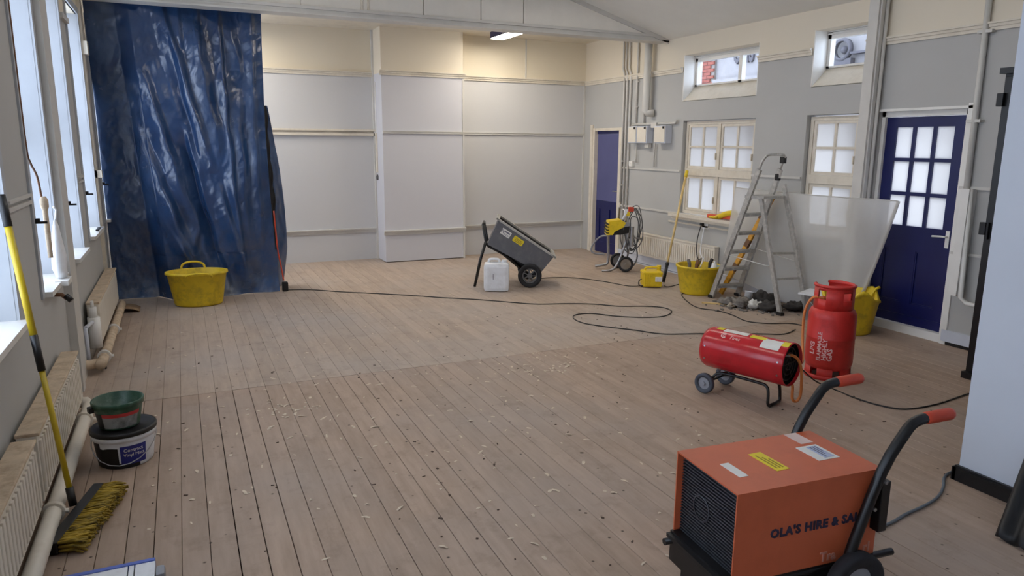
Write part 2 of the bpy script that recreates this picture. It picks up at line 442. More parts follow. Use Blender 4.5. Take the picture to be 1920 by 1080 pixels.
wf = MB().box((XL-.3,YB-.2,0),(XR+.3,YB,4.3)).build('wall_front', WALL); struct(wf, 'end wall behind the viewer', 'wall')
wp = MB().box((3.57,YB,0),(3.72,2.2,3.75)).build('wall_partition', BLUEWALL); struct(wp, 'pale blue partition wall end at the right edge', 'wall')
sk = MB(); sk.box((3.545,YB,0.0),(3.57,2.215,.07)); sk.box((3.545,2.2,0),(3.72,2.222,.07)); sk.box((3.552,YB,.07),(3.57,2.21,.08))
sk = sk.build('baseboard_partition', BLACKM); struct(sk, 'black skirting board along the pale blue partition wall', 'baseboard')

# ---- beam with boarded gable above it
bmo = MB(); bmo.box((XL-.1,Y_BEAM,3.03),(XR+.05,Y_BEAM+.2,3.12)); bmo.box((XL-.1,Y_BEAM-.02,3.085),(XR+.02,Y_BEAM,3.115)); bmo.box((XL-.1,Y_BEAM-.012,3.03),(XR+.02,Y_BEAM,3.05))
bmo = bmo.build('trim_1', GREYTRIM); struct(bmo, 'cross beam spanning the hall with the tarpaulin hung under it', 'beam')
def zroof(x): return Z_EAVE + (Z_RIDGE-Z_EAVE)*(1-abs(x-X_MID)/(XR-X_MID)) if True else 0
gb = MB(); gb.prism([(XL-.1,3.1),(XR+.05,3.1),(XR+.05,zroof(XR)),(X_MID,Z_RIDGE+.02),(XL-.1,zroof(XL))], Y_BEAM+.035, Y_BEAM+.12)
GABLE = mat('gable_paint', (236,231,222), .5, var=.03)
gb = gb.build('wall_gable', GABLE); struct(gb, 'boarded gable above the cross beam', 'wall')
js = [XL-.1, -.05, .62, 1.28, 1.94, 2.63, 3.33, 3.88, XR+.03]
for a, b in zip(js, js[1:]):
    a1, b1 = a+.006, b-.006
    poly = [(a1,3.118),(b1,3.118),(b1,zroof(b1)-.0)]
    if a1 < X_MID < b1: poly.append((X_MID, Z_RIDGE))
    poly.append((a1, zroof(a1)-.0))
    MB().prism(poly, Y_BEAM+.012, Y_BEAM+.036).build('panel', GABLE, gb)
for x in (1.93, 2.0): MB().box((x-.012,Y_BEAM+.002,3.118),(x+.012,Y_BEAM+.02,zroof(x))).build('cover_strip', CREAM, gb)
tr = MB()
def slope_bar(x0, x1, dz, h, y0, y1): tr.prism([(x0,zroof(x0)+dz-h),(x1,zroof(x1)+dz-h),(x1,zroof(x1)+dz),(x0,zroof(x0)+dz)], y0, y1)
slope_bar(X_MID, XR, 0, .05, Y_BEAM-.012, Y_BEAM+.02); slope_bar(XL, X_MID, 0, .05, Y_BEAM-.012, Y_BEAM+.02)
tr = tr.build('trim_2', GREYTRIM); struct(tr, 'sloping trim where the gable meets the ceiling', 'trim')

# ---- ceilings
ce = MB()
ce.prism([(XR+.3,zroof(XR)-.085),(XR+.3,zroof(XR)+.1),(X_MID,Z_RIDGE+.2),(X_MID,Z_RIDGE)], YB, Y_BEAM+.12)
ce.prism([(XL-.35,zroof(XL)-.1),(X_MID,Z_RIDGE),(X_MID,Z_RIDGE+.2),(XL-.35,zroof(XL)+.1)], YB, Y_BEAM+.12)
ce = ce.build('ceiling', CEIL); struct(ce, 'sloping grey plastered ceiling of the front part of the hall', 'ceiling')
c2 = MB().box((XL-.3,Y_BEAM+.1,3.26),(XR+.3,10.8,3.35)).build('ceiling_back', CREAM); struct(c2, 'flat ceiling behind the cross beam', 'ceiling')

# ---- rails and skirtings
def rail_x(name, segs, x, z, label, mt=GREYTRIM, big=True):
    m = MB()
    for y0, y1 in segs:
        if big: m.box((x-.03,y0,z-.012),(x,y1,z+.014)); m.box((x-.045,y0,z+.012),(x,y1,z+.028)); m.box((x-.018,y0,z-.04),(x,y1,z-.012))
        else: m.box((x-.018,y0,z-.012),(x,y1,z+.012))
    return struct(m.build(name, mt), label, 'trim')
rail_x('trim_3', [(2.2,5.07),(5.735,6.5),(7.855,10.35)], XR, 2.655, 'picture rail along the right wall', CREAM)
rail_x('trim_4', [(2.2,4.01),(4.9,5.07),(5.75,6.48),(7.81,9.25)], XR, 1.365, 'dado rail along the right wall between the windows', big=False)
rail_x('trim_5', [(2.2,4.01),(4.9,5.0),(5.3,9.25)], XR, .81, 'low rail along the right wall at sill height', big=False)
def rail_y(name, spans, z, label, mt, big):
    m = MB()
    for x0, x1, y in spans:
        if big: m.box((x0,y-.03,z-.012),(x1,y,z+.014)); m.box((x0,y-.045,z+.012),(x1,y,z+.028)); m.box((x0,y-.018,z-.04),(x1,y,z-.012))
        else: m.box((x0,y-.022,z-.018),(x1,y,z+.018)); m.box((x0,y-.03,z+.010),(x1,y,z+.02))
    return struct(m.build(name, mt), label, 'trim')
rail_y('trim_6', [(XL,2.61,10.55),(2.58,3.845,10.1),(3.815,6.0,10.35)], 2.66, 'picture rail across the far wall', CREAM, True)
m = MB(); m.box((XL,10.50,1.80),(2.61,10.55,1.835)); m.box((XL,10.49,1.865),(2.61,10.55,1.89)); m.box((XL,10.53,1.83),(2.61,10.55,1.87))
struct(m.build('trim_7', CREAM), 'double moulded shelf rail left of the chimney breast', 'trim')
rail_y('trim_8', [(2.61,3.815,10.1),(3.815,6.0,10.35)], 1.85, 'thin middle rail across the chimney breast and far wall', GREYTRIM, False)
rail_y('trim_9', [(XL,2.61,10.55),(2.59,3.835,10.1),(3.815,6.0,10.35)], .44, 'low rail across the far wall', GREYTRIM, True)
m = MB().box((2.585,10.50,0),(2.612,10.55,3.26)); m.box((3.80,10.09,.0),(3.83,10.35,2.65)); m.box((4.925,10.335,2.67),(4.945,10.35,3.26)); m.box((5.97,10.33,0),(6.0,10.35,2.64))
struct(m.build('trim_10', GREYTRIM), 'vertical cover strips on the far wall', 'trim')
m = MB().box((XR-.02,5.1,.02),(XR,9.24,.13)); m.box((XR-.03,5.1,.13),(XR,9.24,.145)); m.box((XR-.035,5.1,.0),(XR,9.24,.012))
m.box((XR-.02,2.2,0.03),(XR,4.0,.13))
struct(m.build('baseboard_right', PALETRIM), 'pale blue-white skirting board along the right wall', 'baseboard')
m = MB().box((XR-.01,2.2,.0),(XR,4.0,.035)).build('baseboard_gap', BLACKM); struct(m, 'dark gap under the skirting beside the blue door', 'baseboard')
m = MB().box((5.87,4.885,0),(6.0,4.99,3.2)); m.box((5.89,4.87,0),(5.93,4.89,3.2))
m.tube([(5.955,4.866,0),(5.955,4.866,3.15)], .018)
struct(m.build('trim_11', GREYTRIM), 'boxed pier with pipe between the blue door and the windows', 'pier')

# ================================================================== WINDOWS AND DOORS
def win_grid(parent, x, ys, zs, bar, frame_t, mt_frame, mt_pane, thick=.045, outer=None, pane_t=.006):
    """plane at x; ys, zs: list of (lo,hi) pane spans; frame fills everything else inside outer"""
    y0,y1,z0,z1 = outer; fr = MB()
    wall_cells(fr, 'x', x-thick/2, x+thick/2, y0, y1, z0, z1, [(a,b,c,d) for a,b in ys for c,d in zs])
    for a,b in ys:
        for c,d in zs:
            MB().box((x-pane_t/2,a-.002,c-.002),(x+pane_t/2,b+.002,d+.002)).build('pane', mt_pane, parent)
    return fr
def spans(a, b, n, gap):
    w = (b-a-gap*(n-1))/n; return [(a+i*(w+gap), a+i*(w+gap)+w) for i in range(n)]
# big low window: two casements, glazed 2x2 above and tall lights below
def low_window(name, y0, y1, z0, z1, ncas, label, sill=True):
    fr_all = MB(); x = 6.09; f = .042
    fr_all.box((x-.04,y0,z0),(x+.05,y0+f,z1)); fr_all.box((x-.04,y1-f,z0),(x+.05,y1,z1)); fr_all.box((x-.04,y0+f,z1-f),(x+.05,y1-f,z1)); fr_all.box((x-.04,y0+f,z0),(x+.05,y1-f,z0+f))
    zt0, zt1 = 1.315, 1.405
    fr_all.box((x-.05,y0+f,zt0),(x+.05,y1-f,zt1))
    cs = spans(y0+f, y1-f, ncas, .045)
    for i in range(ncas-1): fr_all.box((x-.045,cs[i][1],z0+f),(x+.05,cs[i+1][0],z1-f))
    w = fr_all.build(name, CREAM); struct(w, label, 'window')
    for a, b in cs:
        for zz0, zz1, rows in ((zt1, z1-f, 2), (z0+f, zt0, 1)):
            st = .032
            g = win_grid(w, x-.01, spans(a+st,b-st,2,.024), spans(zz0+st,zz1-st,rows,.024), 0, 0, CREAM, FROST, outer=(a+.003,b-.003,zz0+.003,zz1-.003))
            s = g.build('casement', CREAM, w)
            MB().box((x-.06,a+.012,zz0+.12),(x-.034,a+.024,zz0+.2)).build('catch', CREAM, w)
    return w
low_window('window_1', 6.50, 7.79, .82, 2.0, 2, 'cream framed frosted window of two casements left of the stepladder')
low_window('window_2', 5.09, 5.73, .82, 2.0, 1, 'narrow cream framed frosted window behind the pier right of the stepladder')
m = MB().box((5.90,6.36,.775),(6.06,7.9,.815)).box((5.93,6.40,.74),(6.0,7.86,.775)); m.box((5.985,6.5,.68),(6.0,8.0,.70))
struct(m.build('trim_12', CREAM), 'projecting sill board under the two casement window', 'sill')
m = MB().box((5.93,5.05,.775),(6.06,5.78,.815)); struct(m.build('trim_13', CREAM), 'sill board under the narrow window', 'sill')
# high windows
def high_window(name, y0, y1, z0, z1, nmul, label):
    xg = 6.20
    m = MB()
    # sloping sill and white lined reveal
    zs = z0+.19
    m.add([(6.0,y0,z0),(6.0,y1,z0),(xg,y1,zs),(xg,y0,zs),(6.0,y0,z0-.005),(6.0,y1,z0-.005),(xg,y1,z0-.005),(xg,y0,z0-.005)],
          [(0,1,2,3),(4,7,6,5),(0,4,5,1),(1,5,6,2),(2,6,7,3),(3,7,4,0)])
    w = m.build(name, CREAM); struct(w, label, 'window')
    r = MB().box((6.0,y1-.012,z0),(6.28,y1,z1)); r.box((6.0,y0,z0),(6.28,y0+.012,z1)); r.build('reveal_lining', WHITE, w)
    f = .035; fr = MB()
    fr.box((xg-.02,y0+.012,z1-.075),(xg+.04,y1-.012,z1)); fr.box((xg-.035,y0+.012,z1-.035),(xg-.02,y1-.012,z1-.02)); fr.box((xg-.05,y0+.012,z1-.012),(xg-.02,y1-.012,z1-.002))
    fr.box((xg-.02,y0+.012,zs),(xg+.04,y1-.012,zs+.02)); fr.box((xg-.02,y0+.012,zs),(xg+.04,y0+.05,z1)); fr.box((xg-.02,y1-.05,zs),(xg+.04,y1-.012,z1))
    ys = [(y0+.05, y1-.05)]
    if nmul:
        yc = y0+(y1-y0)*.37; fr.box((xg-.02,yc-.028,zs),(xg+.04,yc+.028,z1-.07)); ys = [(y0+.05,yc-.028),(yc+.028,y1-.05)]
    fr.build('frame', WHITE, w)
    for a, b in ys: MB().box((xg+.005,a,zs+.02),(xg+.009,b,z1-.075)).build('pane', GLASS, w)
    return w
high_window('window_3', 6.505, 7.85, 2.26, 2.83, 1, 'high clear window of two lights looking out to a stone building')
high_window('window_4', 5.075, 5.73, 2.30, 2.855, 0, 'small high clear window beside the pier looking out to carved stonework')
# left wall windows
for i, (y0,y1,z0,z1) in enumerate(LWIN):
    xg = XL-.2; f = .05; fr = MB()
    fr.box((xg-.03,y0,z0),(xg+.03,y0+f,z1)); fr.box((xg-.03,y1-f,z0),(xg+.03,y1,z1)); fr.box((xg-.03,y0,z0),(xg+.03,y1,z0+f)); fr.box((xg-.03,y0,z1-f),(xg+.03,y1,z1))
    fr.box((xg-.03,y0+f,1.72),(xg+.03,y1-f,1.78))
    w = fr.build('window_%d' % (5+i), WHITE)
    struct(w, ['tall window in the left wall behind the viewer','tall window in the left wall beside the viewer','tall window in the left wall at the left edge of the picture',
               'narrow tall window in the left wall with a hanging cable beside it','narrow tall window in the left wall past the boxed pier','tall window in the left wall next to the blue tarpaulin','wide window in the left wall behind the blue tarpaulin'][i], 'window')
    for a, b in ((z0+f,1.72),(1.78,z1-f)): MB().box((xg-.003,y0+f,a),(xg+.003,y1-f,b)).build('pane', GLASS, w)
    MB().box((XL-.18,y0+.0,z0),(XL+.05,y1,z0+.03)).build('sill', WHITE, w)
    r = MB().box((XL-.17,y1-.006,z0+.03),(XL-.002,y1+.004,z1)).box((XL-.012,y1-.004,z0),(XL+.012,y1+.06,z1+.06)).box((XL-.012,y0-.06,z0),(XL+.012,y0+.004,z1+.06)).box((XL-.012,y0,z1),(XL+.012,y1,z1+.06))
    r.build('architrave', mat('reveal_paint',(178,182,188),.5,var=.05,scale=3), w)
    if i >= 2:
        c = MB().box((XL-.01,y0-.03,1.255),(XL+.035,y0-.018,1.275)).box((XL+.01,y0-.03,1.245),(XL+.07,y0-.02,1.258)); c.build('catch', BLACKM, w)
m = MB().box((XL,5.52,0),(XL+.05,5.62,3.1)).box((XL,5.70,0),(XL+.03,5.95,3.1)); m.tube([(XL+.02,5.66,0),(XL+.02,5.66,3.1)], .02)
struct(m.build('trim_14', GREYTRIM), 'boxed pier between the narrow windows on the left wall', 'pier')
m = MB().box((XL,8.1,0),(XL+.03,8.2,3.05)); m.box((XL,8.08,2.5),(XL+.06,8.2,2.62)); m.box((XL,8.1,1.35),(XL+.07,8.17,1.42))
struct(m.build('trim_15', CREAM), 'pilaster on the left wall under the beam end', 'pier')
m = MB()
for (a,b) in ((YB,2.9),(4.11,4.7),(5.95,6.0),(6.8,7.15)): m.box((XL,a,1.36),(XL+.015,b,1.38)); m.box((XL,a,1.40),(XL+.02,b,1.415))
for (a,b) in ((4.11,4.7),(6.8,7.15)): m.box((XL,a,2.64),(XL+.03,b,2.68))
struct(m.build('trim_16', GREYTRIM), 'thin dado rails along the left wall', 'trim')
m = MB().box((XL,YB,0),(XL+.02,8.2,.10)); struct(m.build('baseboard_left', GREYTRIM), 'grey skirting along the left wall behind the radiators', 'baseboard')

# blue glazed door
d = MB(); X0, X1 = 6.06, 6.105; Y0, Y1 = 4.055, 4.825; ZB, ZT = .085, 1.965
gy = spans(Y0+.105, Y1-.105, 3, .032); gz = spans(.985, 1.875, 3, .032)
lp = spans(Y0+.105, Y1-.105, 2, .10)
wall_cells(d, 'x', X0, X1, Y0, Y1, ZB, ZT, [(a,b,c,e) for a,b in gy for c,e in gz] + [(a,b,.27,.76) for a,b in lp])
d1 = d.build('door_1', NAVY); struct(d1, 'navy blue glazed door with nine frosted panes in the right wall', 'door')
for a, b in gy:
    for c, e in gz: MB().box((X0+.018,a-.004,c-.004),(X0+.026,b+.004,e+.004)).build('pane', FROST, d1)
for a, b in lp:
    MB().box((X0+.014,a-.004,.266),(X1-.008,b+.004,.764)).build('panel', NAVY, d1)
    e_ = MB()
    for q in ((a,.27,b,.282),(a,.748,b,.76),(a,.27,a+.012,.76),(b-.012,.27,b,.76)): e_.box((X0+.004,q[0],q[1]),(X0+.014,q[2],q[3]))
    e_.build('moulding', NAVY, d1)
h = MB().box((X0-.008,Y0+.03,.83),(X0,Y0+.065,.98)); h.build('handle_plate', WHITE, d1)
h = MB().tube([(X0-.005,Y0+.047,.93),(X0-.045,Y0+.05,.93),(X0-.05,Y0+.08,.93),(X0-.05,Y0+.16,.925)], .009, smooth_path=3); h.build('handle', WHITE, d1)
MB().box((X0-.01,Y0+.01,.078),(X0+.002,Y1-.01,.16)).build('weather_board', NAVY, d1)
fr = MB().box((6.03,4.862,0),(6.13,4.825,2.017)).box((6.03,4.012,0),(6.13,4.052,2.017)).box((6.03,4.012,1.97),(6.13,4.862,2.017)); fr.box((5.985,3.96,0),(6.0,4.015,2.06)).box((5.985,3.96,2.017),(6.0,4.865,2.04))
fr.box((6.0,4.0,0),(6.16,4.86,.075))
struct(fr.build('trim_17', WHITE), 'white painted frame and threshold of the navy glazed door', 'door frame')
# far purple door
Y0, Y1 = 9.30, 10.0; X0, X1 = 6.05, 6.09
d = MB(); wall_cells(d, 'x', X0, X1, Y0, Y1, .01, .83, [(a,b,.18,.70) for a,b in spans(Y0+.1,Y1-.1,2,.09)])
d2 = d.build('door_2', NAVY); struct(d2, 'half purple half navy door in the far right corner', 'door')
MB().box((X0,Y0,.832),(X1,Y1,1.86)).build('upper_panel', PURPLE, d2)
MB().box((X0-.012,Y0,1.862),(X1,Y1,1.91)).build('top_rail', NAVY, d2)
for a, b in spans(Y0+.1,Y1-.1,2,.09): MB().box((X0+.014,a-.003,.177),(X1-.01,b+.003,.703)).build('panel', NAVY, d2)
h = MB().tube([(X0-.002,Y0+.05,1.0),(X0-.05,Y0+.05,1.0),(X0-.05,Y0+.15,1.0)], .009); h.build('handle', STEEL, d2)
fr = MB().box((5.985,10.0,0),(6.1,10.06,1.95)).box((5.975,10.05,0),(6.0,10.12,2.0)).box((5.985,9.26,0),(6.1,9.30,1.95)).box((6.0,9.26,1.91),(6.1,10.06,1.95)).box((5.975,9.20,0),(6.0,9.265,1.95))
struct(fr.build('trim_18', CREAM), 'cream frame of the purple corner door', 'door frame')

# ================================================================== LIGHTS
def batten(loc, length, label, hang=0, m=LAMPW, rot=0, group=None):
    t = thing('ceiling_light', label, 'light', loc, rot, group)
    MB().box((-.10,-length/2,-.045),(.10,length/2,0)).build('housing', WHITE, t)
    MB().box((-.092,-length/2+.02,-.10),(.092,length/2-.02,-.0455), bev=.012).build('diffuser', m, t)
    MB().box((-.104,-length/2-.006,-.085),(-.094,length/2+.006,-.0)).box((.094,-length/2-.006,-.085),(.104,length/2+.006,0)).build('side_trim', NAVY, t)
    e = MB().box((-.10,-length/2-.012,-.10),(.10,-length/2+.018,0)).box((-.10,length/2-.018,-.10),(.10,length/2+.012,0)); e.build('end_cap', WHITE, t)
    if hang:
        s = MB().tube([(0,-length*.35,0),(0,-length*.35,hang)], .006).tube([(0,length*.35,0),(0,length*.35,hang)], .006); s.build('suspension_rod', STEEL, t)
    return t
batten((4.25,9.12,3.255), 1.5, 'lit fluorescent batten on the back ceiling near the chimney breast')
batten((.62,9.35,3.255), 1.5, 'lit fluorescent batten on the back ceiling behind the tarpaulin')
for i, (x, y) in enumerate(((1.2,6.6),(4.1,6.6),(1.2,4.0),(4.1,4.0))):  # battens out of view, added to light the front hall
    batten((x,y,3.50), 1.5, ['unseen added batten hanging near the beam on the tarpaulin side','unseen added batten hanging near the beam on the window side','unseen added batten hanging above the paint tub side of the hall','unseen added batten hanging above the red heater'][i], hang=max(.02, zroof(x)-3.5), m=LAMPC, group='added front hall ceiling lights')

# ================================================================== RIGHT WALL SERVICES
def pipe(name, pts, r, m, label, cat='pipe', sp=0, clips=(), group=None):
    t = thing(name, label, cat, pts[0], 0, group)
    MB().tube(pts, r, 10, sp).build('tube', m, t, world=True)
    for (a, b) in clips: MB().box(a, b).build('clip', m, t, world=True)
    return t
pipe('flue_pipe', [(5.9,8.50,3.26),(5.9,8.52,2.16),(5.92,8.50,2.13),(5.99,8.44,2.13)], .052, GREYTRIM, 'thick painted flue pipe running down above the meter boxes')
lbl = ['thin conduit nearest the purple door','thin conduit second from the purple door','thin conduit third from the purple door','thin conduit dropping to the left meter box','thin conduit beside the flue pipe']
for i, (y, z0, dy) in enumerate(((9.23,.85,-.04),(9.16,.15,-.05),(9.07,.2,-.05),(8.86,1.97,0),(8.66,1.97,0))):
    pipe('conduit', [(5.975,y,3.26),(5.975,y+.0,2.78),(5.975,y+dy,2.70),(5.975,y+dy,z0)], .014, GREYTRIM, lbl[i]+' on the right wall', 'conduit',
         clips=[((5.97,y+dy-.03,z),(6.0,y+dy+.03,z+.02)) for z in (z0+.25, z0+.6)], group='conduits')
def meter_box(y0, y1, label):
    t = thing('meter_box', label, 'meter box', (5.94,(y0+y1)/2,1.72), 0, 'meter boxes')
    MB().box((5.89,y0,1.722),(6.0,y1,1.955), bev=.008).build('body', PALETRIM, t, world=True)
    MB().box((5.882,y0+.012,1.735),(5.89,y1-.012,1.94)).build('cover', RADW, t, world=True)
    MB().box((5.872,y0+.02,1.915),(5.884,y0+.05,1.945)).build('knob', BLACKP, t, world=True)
meter_box(8.705,8.905,'leftmost grey meter box on the right wall'); meter_box(8.455,8.69,'middle grey meter box on the right wall'); meter_box(8.03,8.28,'rightmost grey meter box nearest the window')
m = MB().tube([(5.965,8.92,1.985),(5.965,7.93,1.985),(5.965,7.90,2.02)], .016, 8); m.tube([(5.965,8.36,1.985),(5.965,8.36,1.40)], .01).tube([(5.965,8.80,1.72),(5.965,8.80,1.45)], .01); m.box((5.93,8.30,1.93),(5.99,8.42,2.0)); m.box((5.93,8.46,1.66),(5.98,8.55,1.72))
tag(m.build('cable_trunking', GREYTRIM), 'painted cable trunking running over the meter boxes', 'trunking')
t = thing('socket_box', 'small white switch box low beside the conduits', 'socket', (5.98,8.92,1.39))
MB().box((5.955,8.88,1.39),(6.0,8.97,1.47), bev=.006).build('body', WHITE, t, world=True); MB().box((5.95,8.91,1.42),(5.956,8.94,1.44)).build('rocker', WHITE, t, world=True)
t = thing('plug_socket', 'white wall socket with black plug below the casement window', 'socket', (5.99,7.26,.66))
MB().box((5.985,7.18,.66),(6.0,7.30,.75), bev=.004).build('plate', WHITE, t, world=True)
MB().box((5.945,7.25,.70),(5.985,7.295,.745), bev=.01).build('plug', BLACKP, t, world=True)
MB().tube([(5.95,7.27,.70),(5.90,7.26,.55),(5.86,7.22,.40),(5.80,7.10,.30),(5.60,6.80,.37),(5.5,6.72,.30)], .006, 8, 5).build('flex', CABLE, t, world=True)
MB().tube([(5.96,7.22,.68),(5.90,7.18,.5),(5.86,7.14,.38),(5.78,7.0,.34),(5.58,6.74,.38),(5.46,6.64,.30)], .007, 8, 5).build('white_flex', WHITEP, t, world=True)
pipe('conduit', [(5.97,3.95,3.02),(5.97,3.93,1.10)], .024, GREYTRIM, 'vertical painted conduit right of the navy glazed door', 'conduit', clips=[((5.95,3.88,1.9),(6.0,4.0,1.925)), ((5.95,3.88,2.6),(6.0,4.0,2.625))])
pipe('heating_pipe', [(5.93,3.87,1.36),(5.93,3.84,.45),(5.93,3.78,.41),(5.93,3.60,.41),(5.93,3.60,.12),(5.93,3.70,.10)], .02, WHITE, 'white heating pipe with a bend beside the navy glazed door', clips=[((5.9,3.86,.46),(6.0,3.93,1.36))])

# radiators
def radiator(name, axis_x, face, y0, y1, z0, z1, depth, ribs, label, top=None, pitch=.05):
    """front face towards +sign"""
    t = thing(name, label, 'radiator', (axis_x,(y0+y1)/2,0))
    s = face; xb = axis_x; xf = axis_x + s*depth
    b = MB().box((xb,y0,z0),(xf-s*.008,y1,z1)); b.build('body', RADW, t, world=True)
    if ribs:
        n = int((y1-y0-.06)/pitch)
        for i in range(n):
            y = y0+.04+i*(y1-y0-.08)/max(n-1,1)
            MB().box((xf-s*.009,y-pitch*.32,z0+.03),(xf+s*.004,y+pitch*.32,z1-.03), bev=.004).build('rib', RADW, t, world=True)
    else:
        MB().box((xf-s*.009,y0+.02,z0+.02),(xf,y1-.02,z1-.02), bev=.004).build('front_panel', RADW, t, world=True)
    MB().box((xb-s*.005,y0-.004,z1),(xf+s*.004,y1+.004,z1+.016), bev=.004).build('top_grille', top or RADW, t, world=True)
    return t
radiator('radiator', 5.985, -1, 6.95, 8.60, .15, .455, .07, True, 'long low white ribbed radiator under the casement window on the right wall', pitch=.042)
radiator('radiator', -.745, 1, 1.2, 3.50, .11, .42, .085, True, 'dusty white ribbed radiator at the left picture edge', DUSTTOP, .05)
radiator('radiator', -.745, 1, 3.58, 4.98, .11, .42, .085, True, 'dusty white ribbed radiator on the left wall behind the broom', DUSTTOP, .05)
r = radiator('radiator', -.745, 1, 6.32, 8.05, .13, .45, .085, False, 'flat white radiator on the left wall next to the tarpaulin', DUSTTOP)
MB().tube([(-.70,6.27,.12),(-.70,6.27,.36)], .045, 14).tube([(-.70,6.27,.36),(-.70,6.27,.44)], .028, 12).tube([(-.70,6.27,.44),(-.70,6.26,.49)], .012, 8).build('valve', WHITE, r, world=True)
MB().tube([(-.735,6.05,.33),(-.70,6.27,.33)], .014, 8).tube([(-.735,6.05,.33),(-.735,6.05,.02)], .014, 8).build('feed_pipe', PALETRIM, r, world=True)
t = thing('heating_pipe', 'fat cream heating pipe along the floor under the near left radiators', 'pipe', (-.63,3,0))
MB().tube([(-.635,1.2,.065),(-.635,5.0,.065),(-.66,5.08,.065),(-.76,5.1,.065)], .036, 12).build('tube', RADW, t, world=True)
for y in (2.4,3.55,4.75): MB().tube([(-.635,y-.015,.065),(-.635,y+.015,.065)], .048, 12).tube([(-.64,y,.065),(-.575,y,.06)], .011, 8).build('bracket', RADW, t, world=True)
t = thing('heating_pipe', 'fat cream heating pipe with elbow under the far left radiator', 'pipe', (-.63,7,0))
MB().tube([(-.76,5.93,.075),(-.665,5.96,.075),(-.64,6.06,.078),(-.64,8.1,.085)], .036, 12, 4).build('tube', DUSTTOP, t, world=True)
for y in (6.12,7.0): MB().tube([(-.64,y-.018,.08),(-.64,y+.018,.08)], .05, 12).tube([(-.64,y,.08),(-.575,y,.08)], .012, 8).build('bracket', WHITE, t, world=True)
MB().tube([(-.635,6.05,.04),(-.63,6.05,0)], .008, 6).build('foot', BLACKM, t, world=True)
# left wall odds and ends
pipe('hanging_cable', [(XL+.012,4.74,3.0),(XL+.012,4.735,2.2),(XL+.012,4.735,1.68),(XL+.014,4.79,1.58),(XL+.018,4.92,1.50),(XL+.02,4.97,1.38)], .006, RUST, 'thin brown cable hanging down beside the narrow left window', 'cable', sp=4)
t = thing('blind_cord_roll', 'grubby cream rolled blind end hanging on the left wall', 'roll', (XL+.03,4.97,1.02))
MB().lathe([(0,0),(.013,0),(.015,.12),(.014,.28),(.022,.30),(.022,.34),(.012,.36),(0,.36)], 14).build('roll', DUSTTOP, t)
t = thing('plastic_bag', 'crumpled white plastic bag hanging on the left wall sill', 'bag', (XL+.04,5.2,.86))
b = MB(); pr = [(0,.0),(.032,.005),(.042,.06),(.038,.14),(.028,.24),(.016,.32),(.006,.36)]
b.lathe(pr, 20); b.v = [(x*(1+.35*noise.noise(Vector((x*20,y*20,z*9)))), y*1.5*(1+.3*noise.noise(Vector((x*17,y*15,z*12+5)))), z) for x,y,z in b.v]
b.build('body', WHITEP, t); MB().tube([(-.0,.01,.35),(.01,.03,.42),(0,.0,.44)], .006).build('handle', WHITEP, t)
MB().box((-.02,-.12,-.035),(.05,.05,-.004)).build('ledge', WHITE, t)
t = thing('pipe_stub', 'brown brass pipe stub sticking out of the left wall', 'tap', (XL,5.06,.78))
MB().tube([(0,0,0),(.05,0,-.005),(.075,0,-.03)], .013, 8).build('stub', RUST, t); MB().tube([(.07,0,-.012),(.10,-.01,-.045)], .018, 8).build('cap', BLACKM, t)
t = thing('paint_scraper', 'dark scraper lying on the left wall sill by the tarpaulin', 'tool', (XL+.03,7.72,.89))
MB().box((-.01,-.18,0),(.015,.03,.014), bev=.004).build('handle', BLACKP, t); MB().box((-.02,.03,.004),(.03,.13,.008)).build('blade', STEEL, t)
t = thing('window_cord', 'pull cord with weight beside the chimney breast', 'cord', (2.60,10.44,1.2))
MB().tube([(2.605,10.44,2.55),(2.605,10.44,1.85),(2.60,10.44,1.28)], .008).build('cord', WHITE, t, world=True)
MB().box((2.59,10.40,1.84),(2.63,10.46,1.28)).build('trunking', CREAM, t, world=True)
MB().lathe([(0,0),(.02,.01),(.024,.05),(.008,.08),(0,.08)], 10, T(2.6,10.42,1.17)).build('weight', DKGREY, t, world=True)

# ================================================================== TARPAULIN
def ridge(u, w):          # sharp crease: slow rise on the left, quick fall on the right
    if u < 0: t = 1+u/(w*1.9)
    else: t = 1-u/(w*.75)
    if t <= 0: return 0
    return t*t*(3-2*t)*.55 + t*.45
FOLDS = [  # s at top, drift to the right going down, width, height, q top, q bottom
    (.40,.46,.050,.075,.99,.42),(.27,.44,.060,.080,.78,.30),(.57,.28,.075,.075,.97,.40),(.735,.06,.030,.055,1.0,.02),
    (.22,.60,.060,.085,.58,.06),(.47,.36,.040,-.10,.60,.02),(.44,.34,.028,-.06,.86,.45),(.84,-.02,.055,.06,.70,.10),
    (.66,.40,.045,.08,.42,.0),(.36,.30,.045,.06,.40,.02),(.94,-.03,.035,.045,.98,.15),(.50,.10,.03,.04,.98,.72),(.62,.02,.02,.035,.99,.75),
    (.80,.30,.05,.05,.95,.70),(.30,.9,.035,.045,.30,.03),(.55,-.35,.05,.05,.33,.02)]
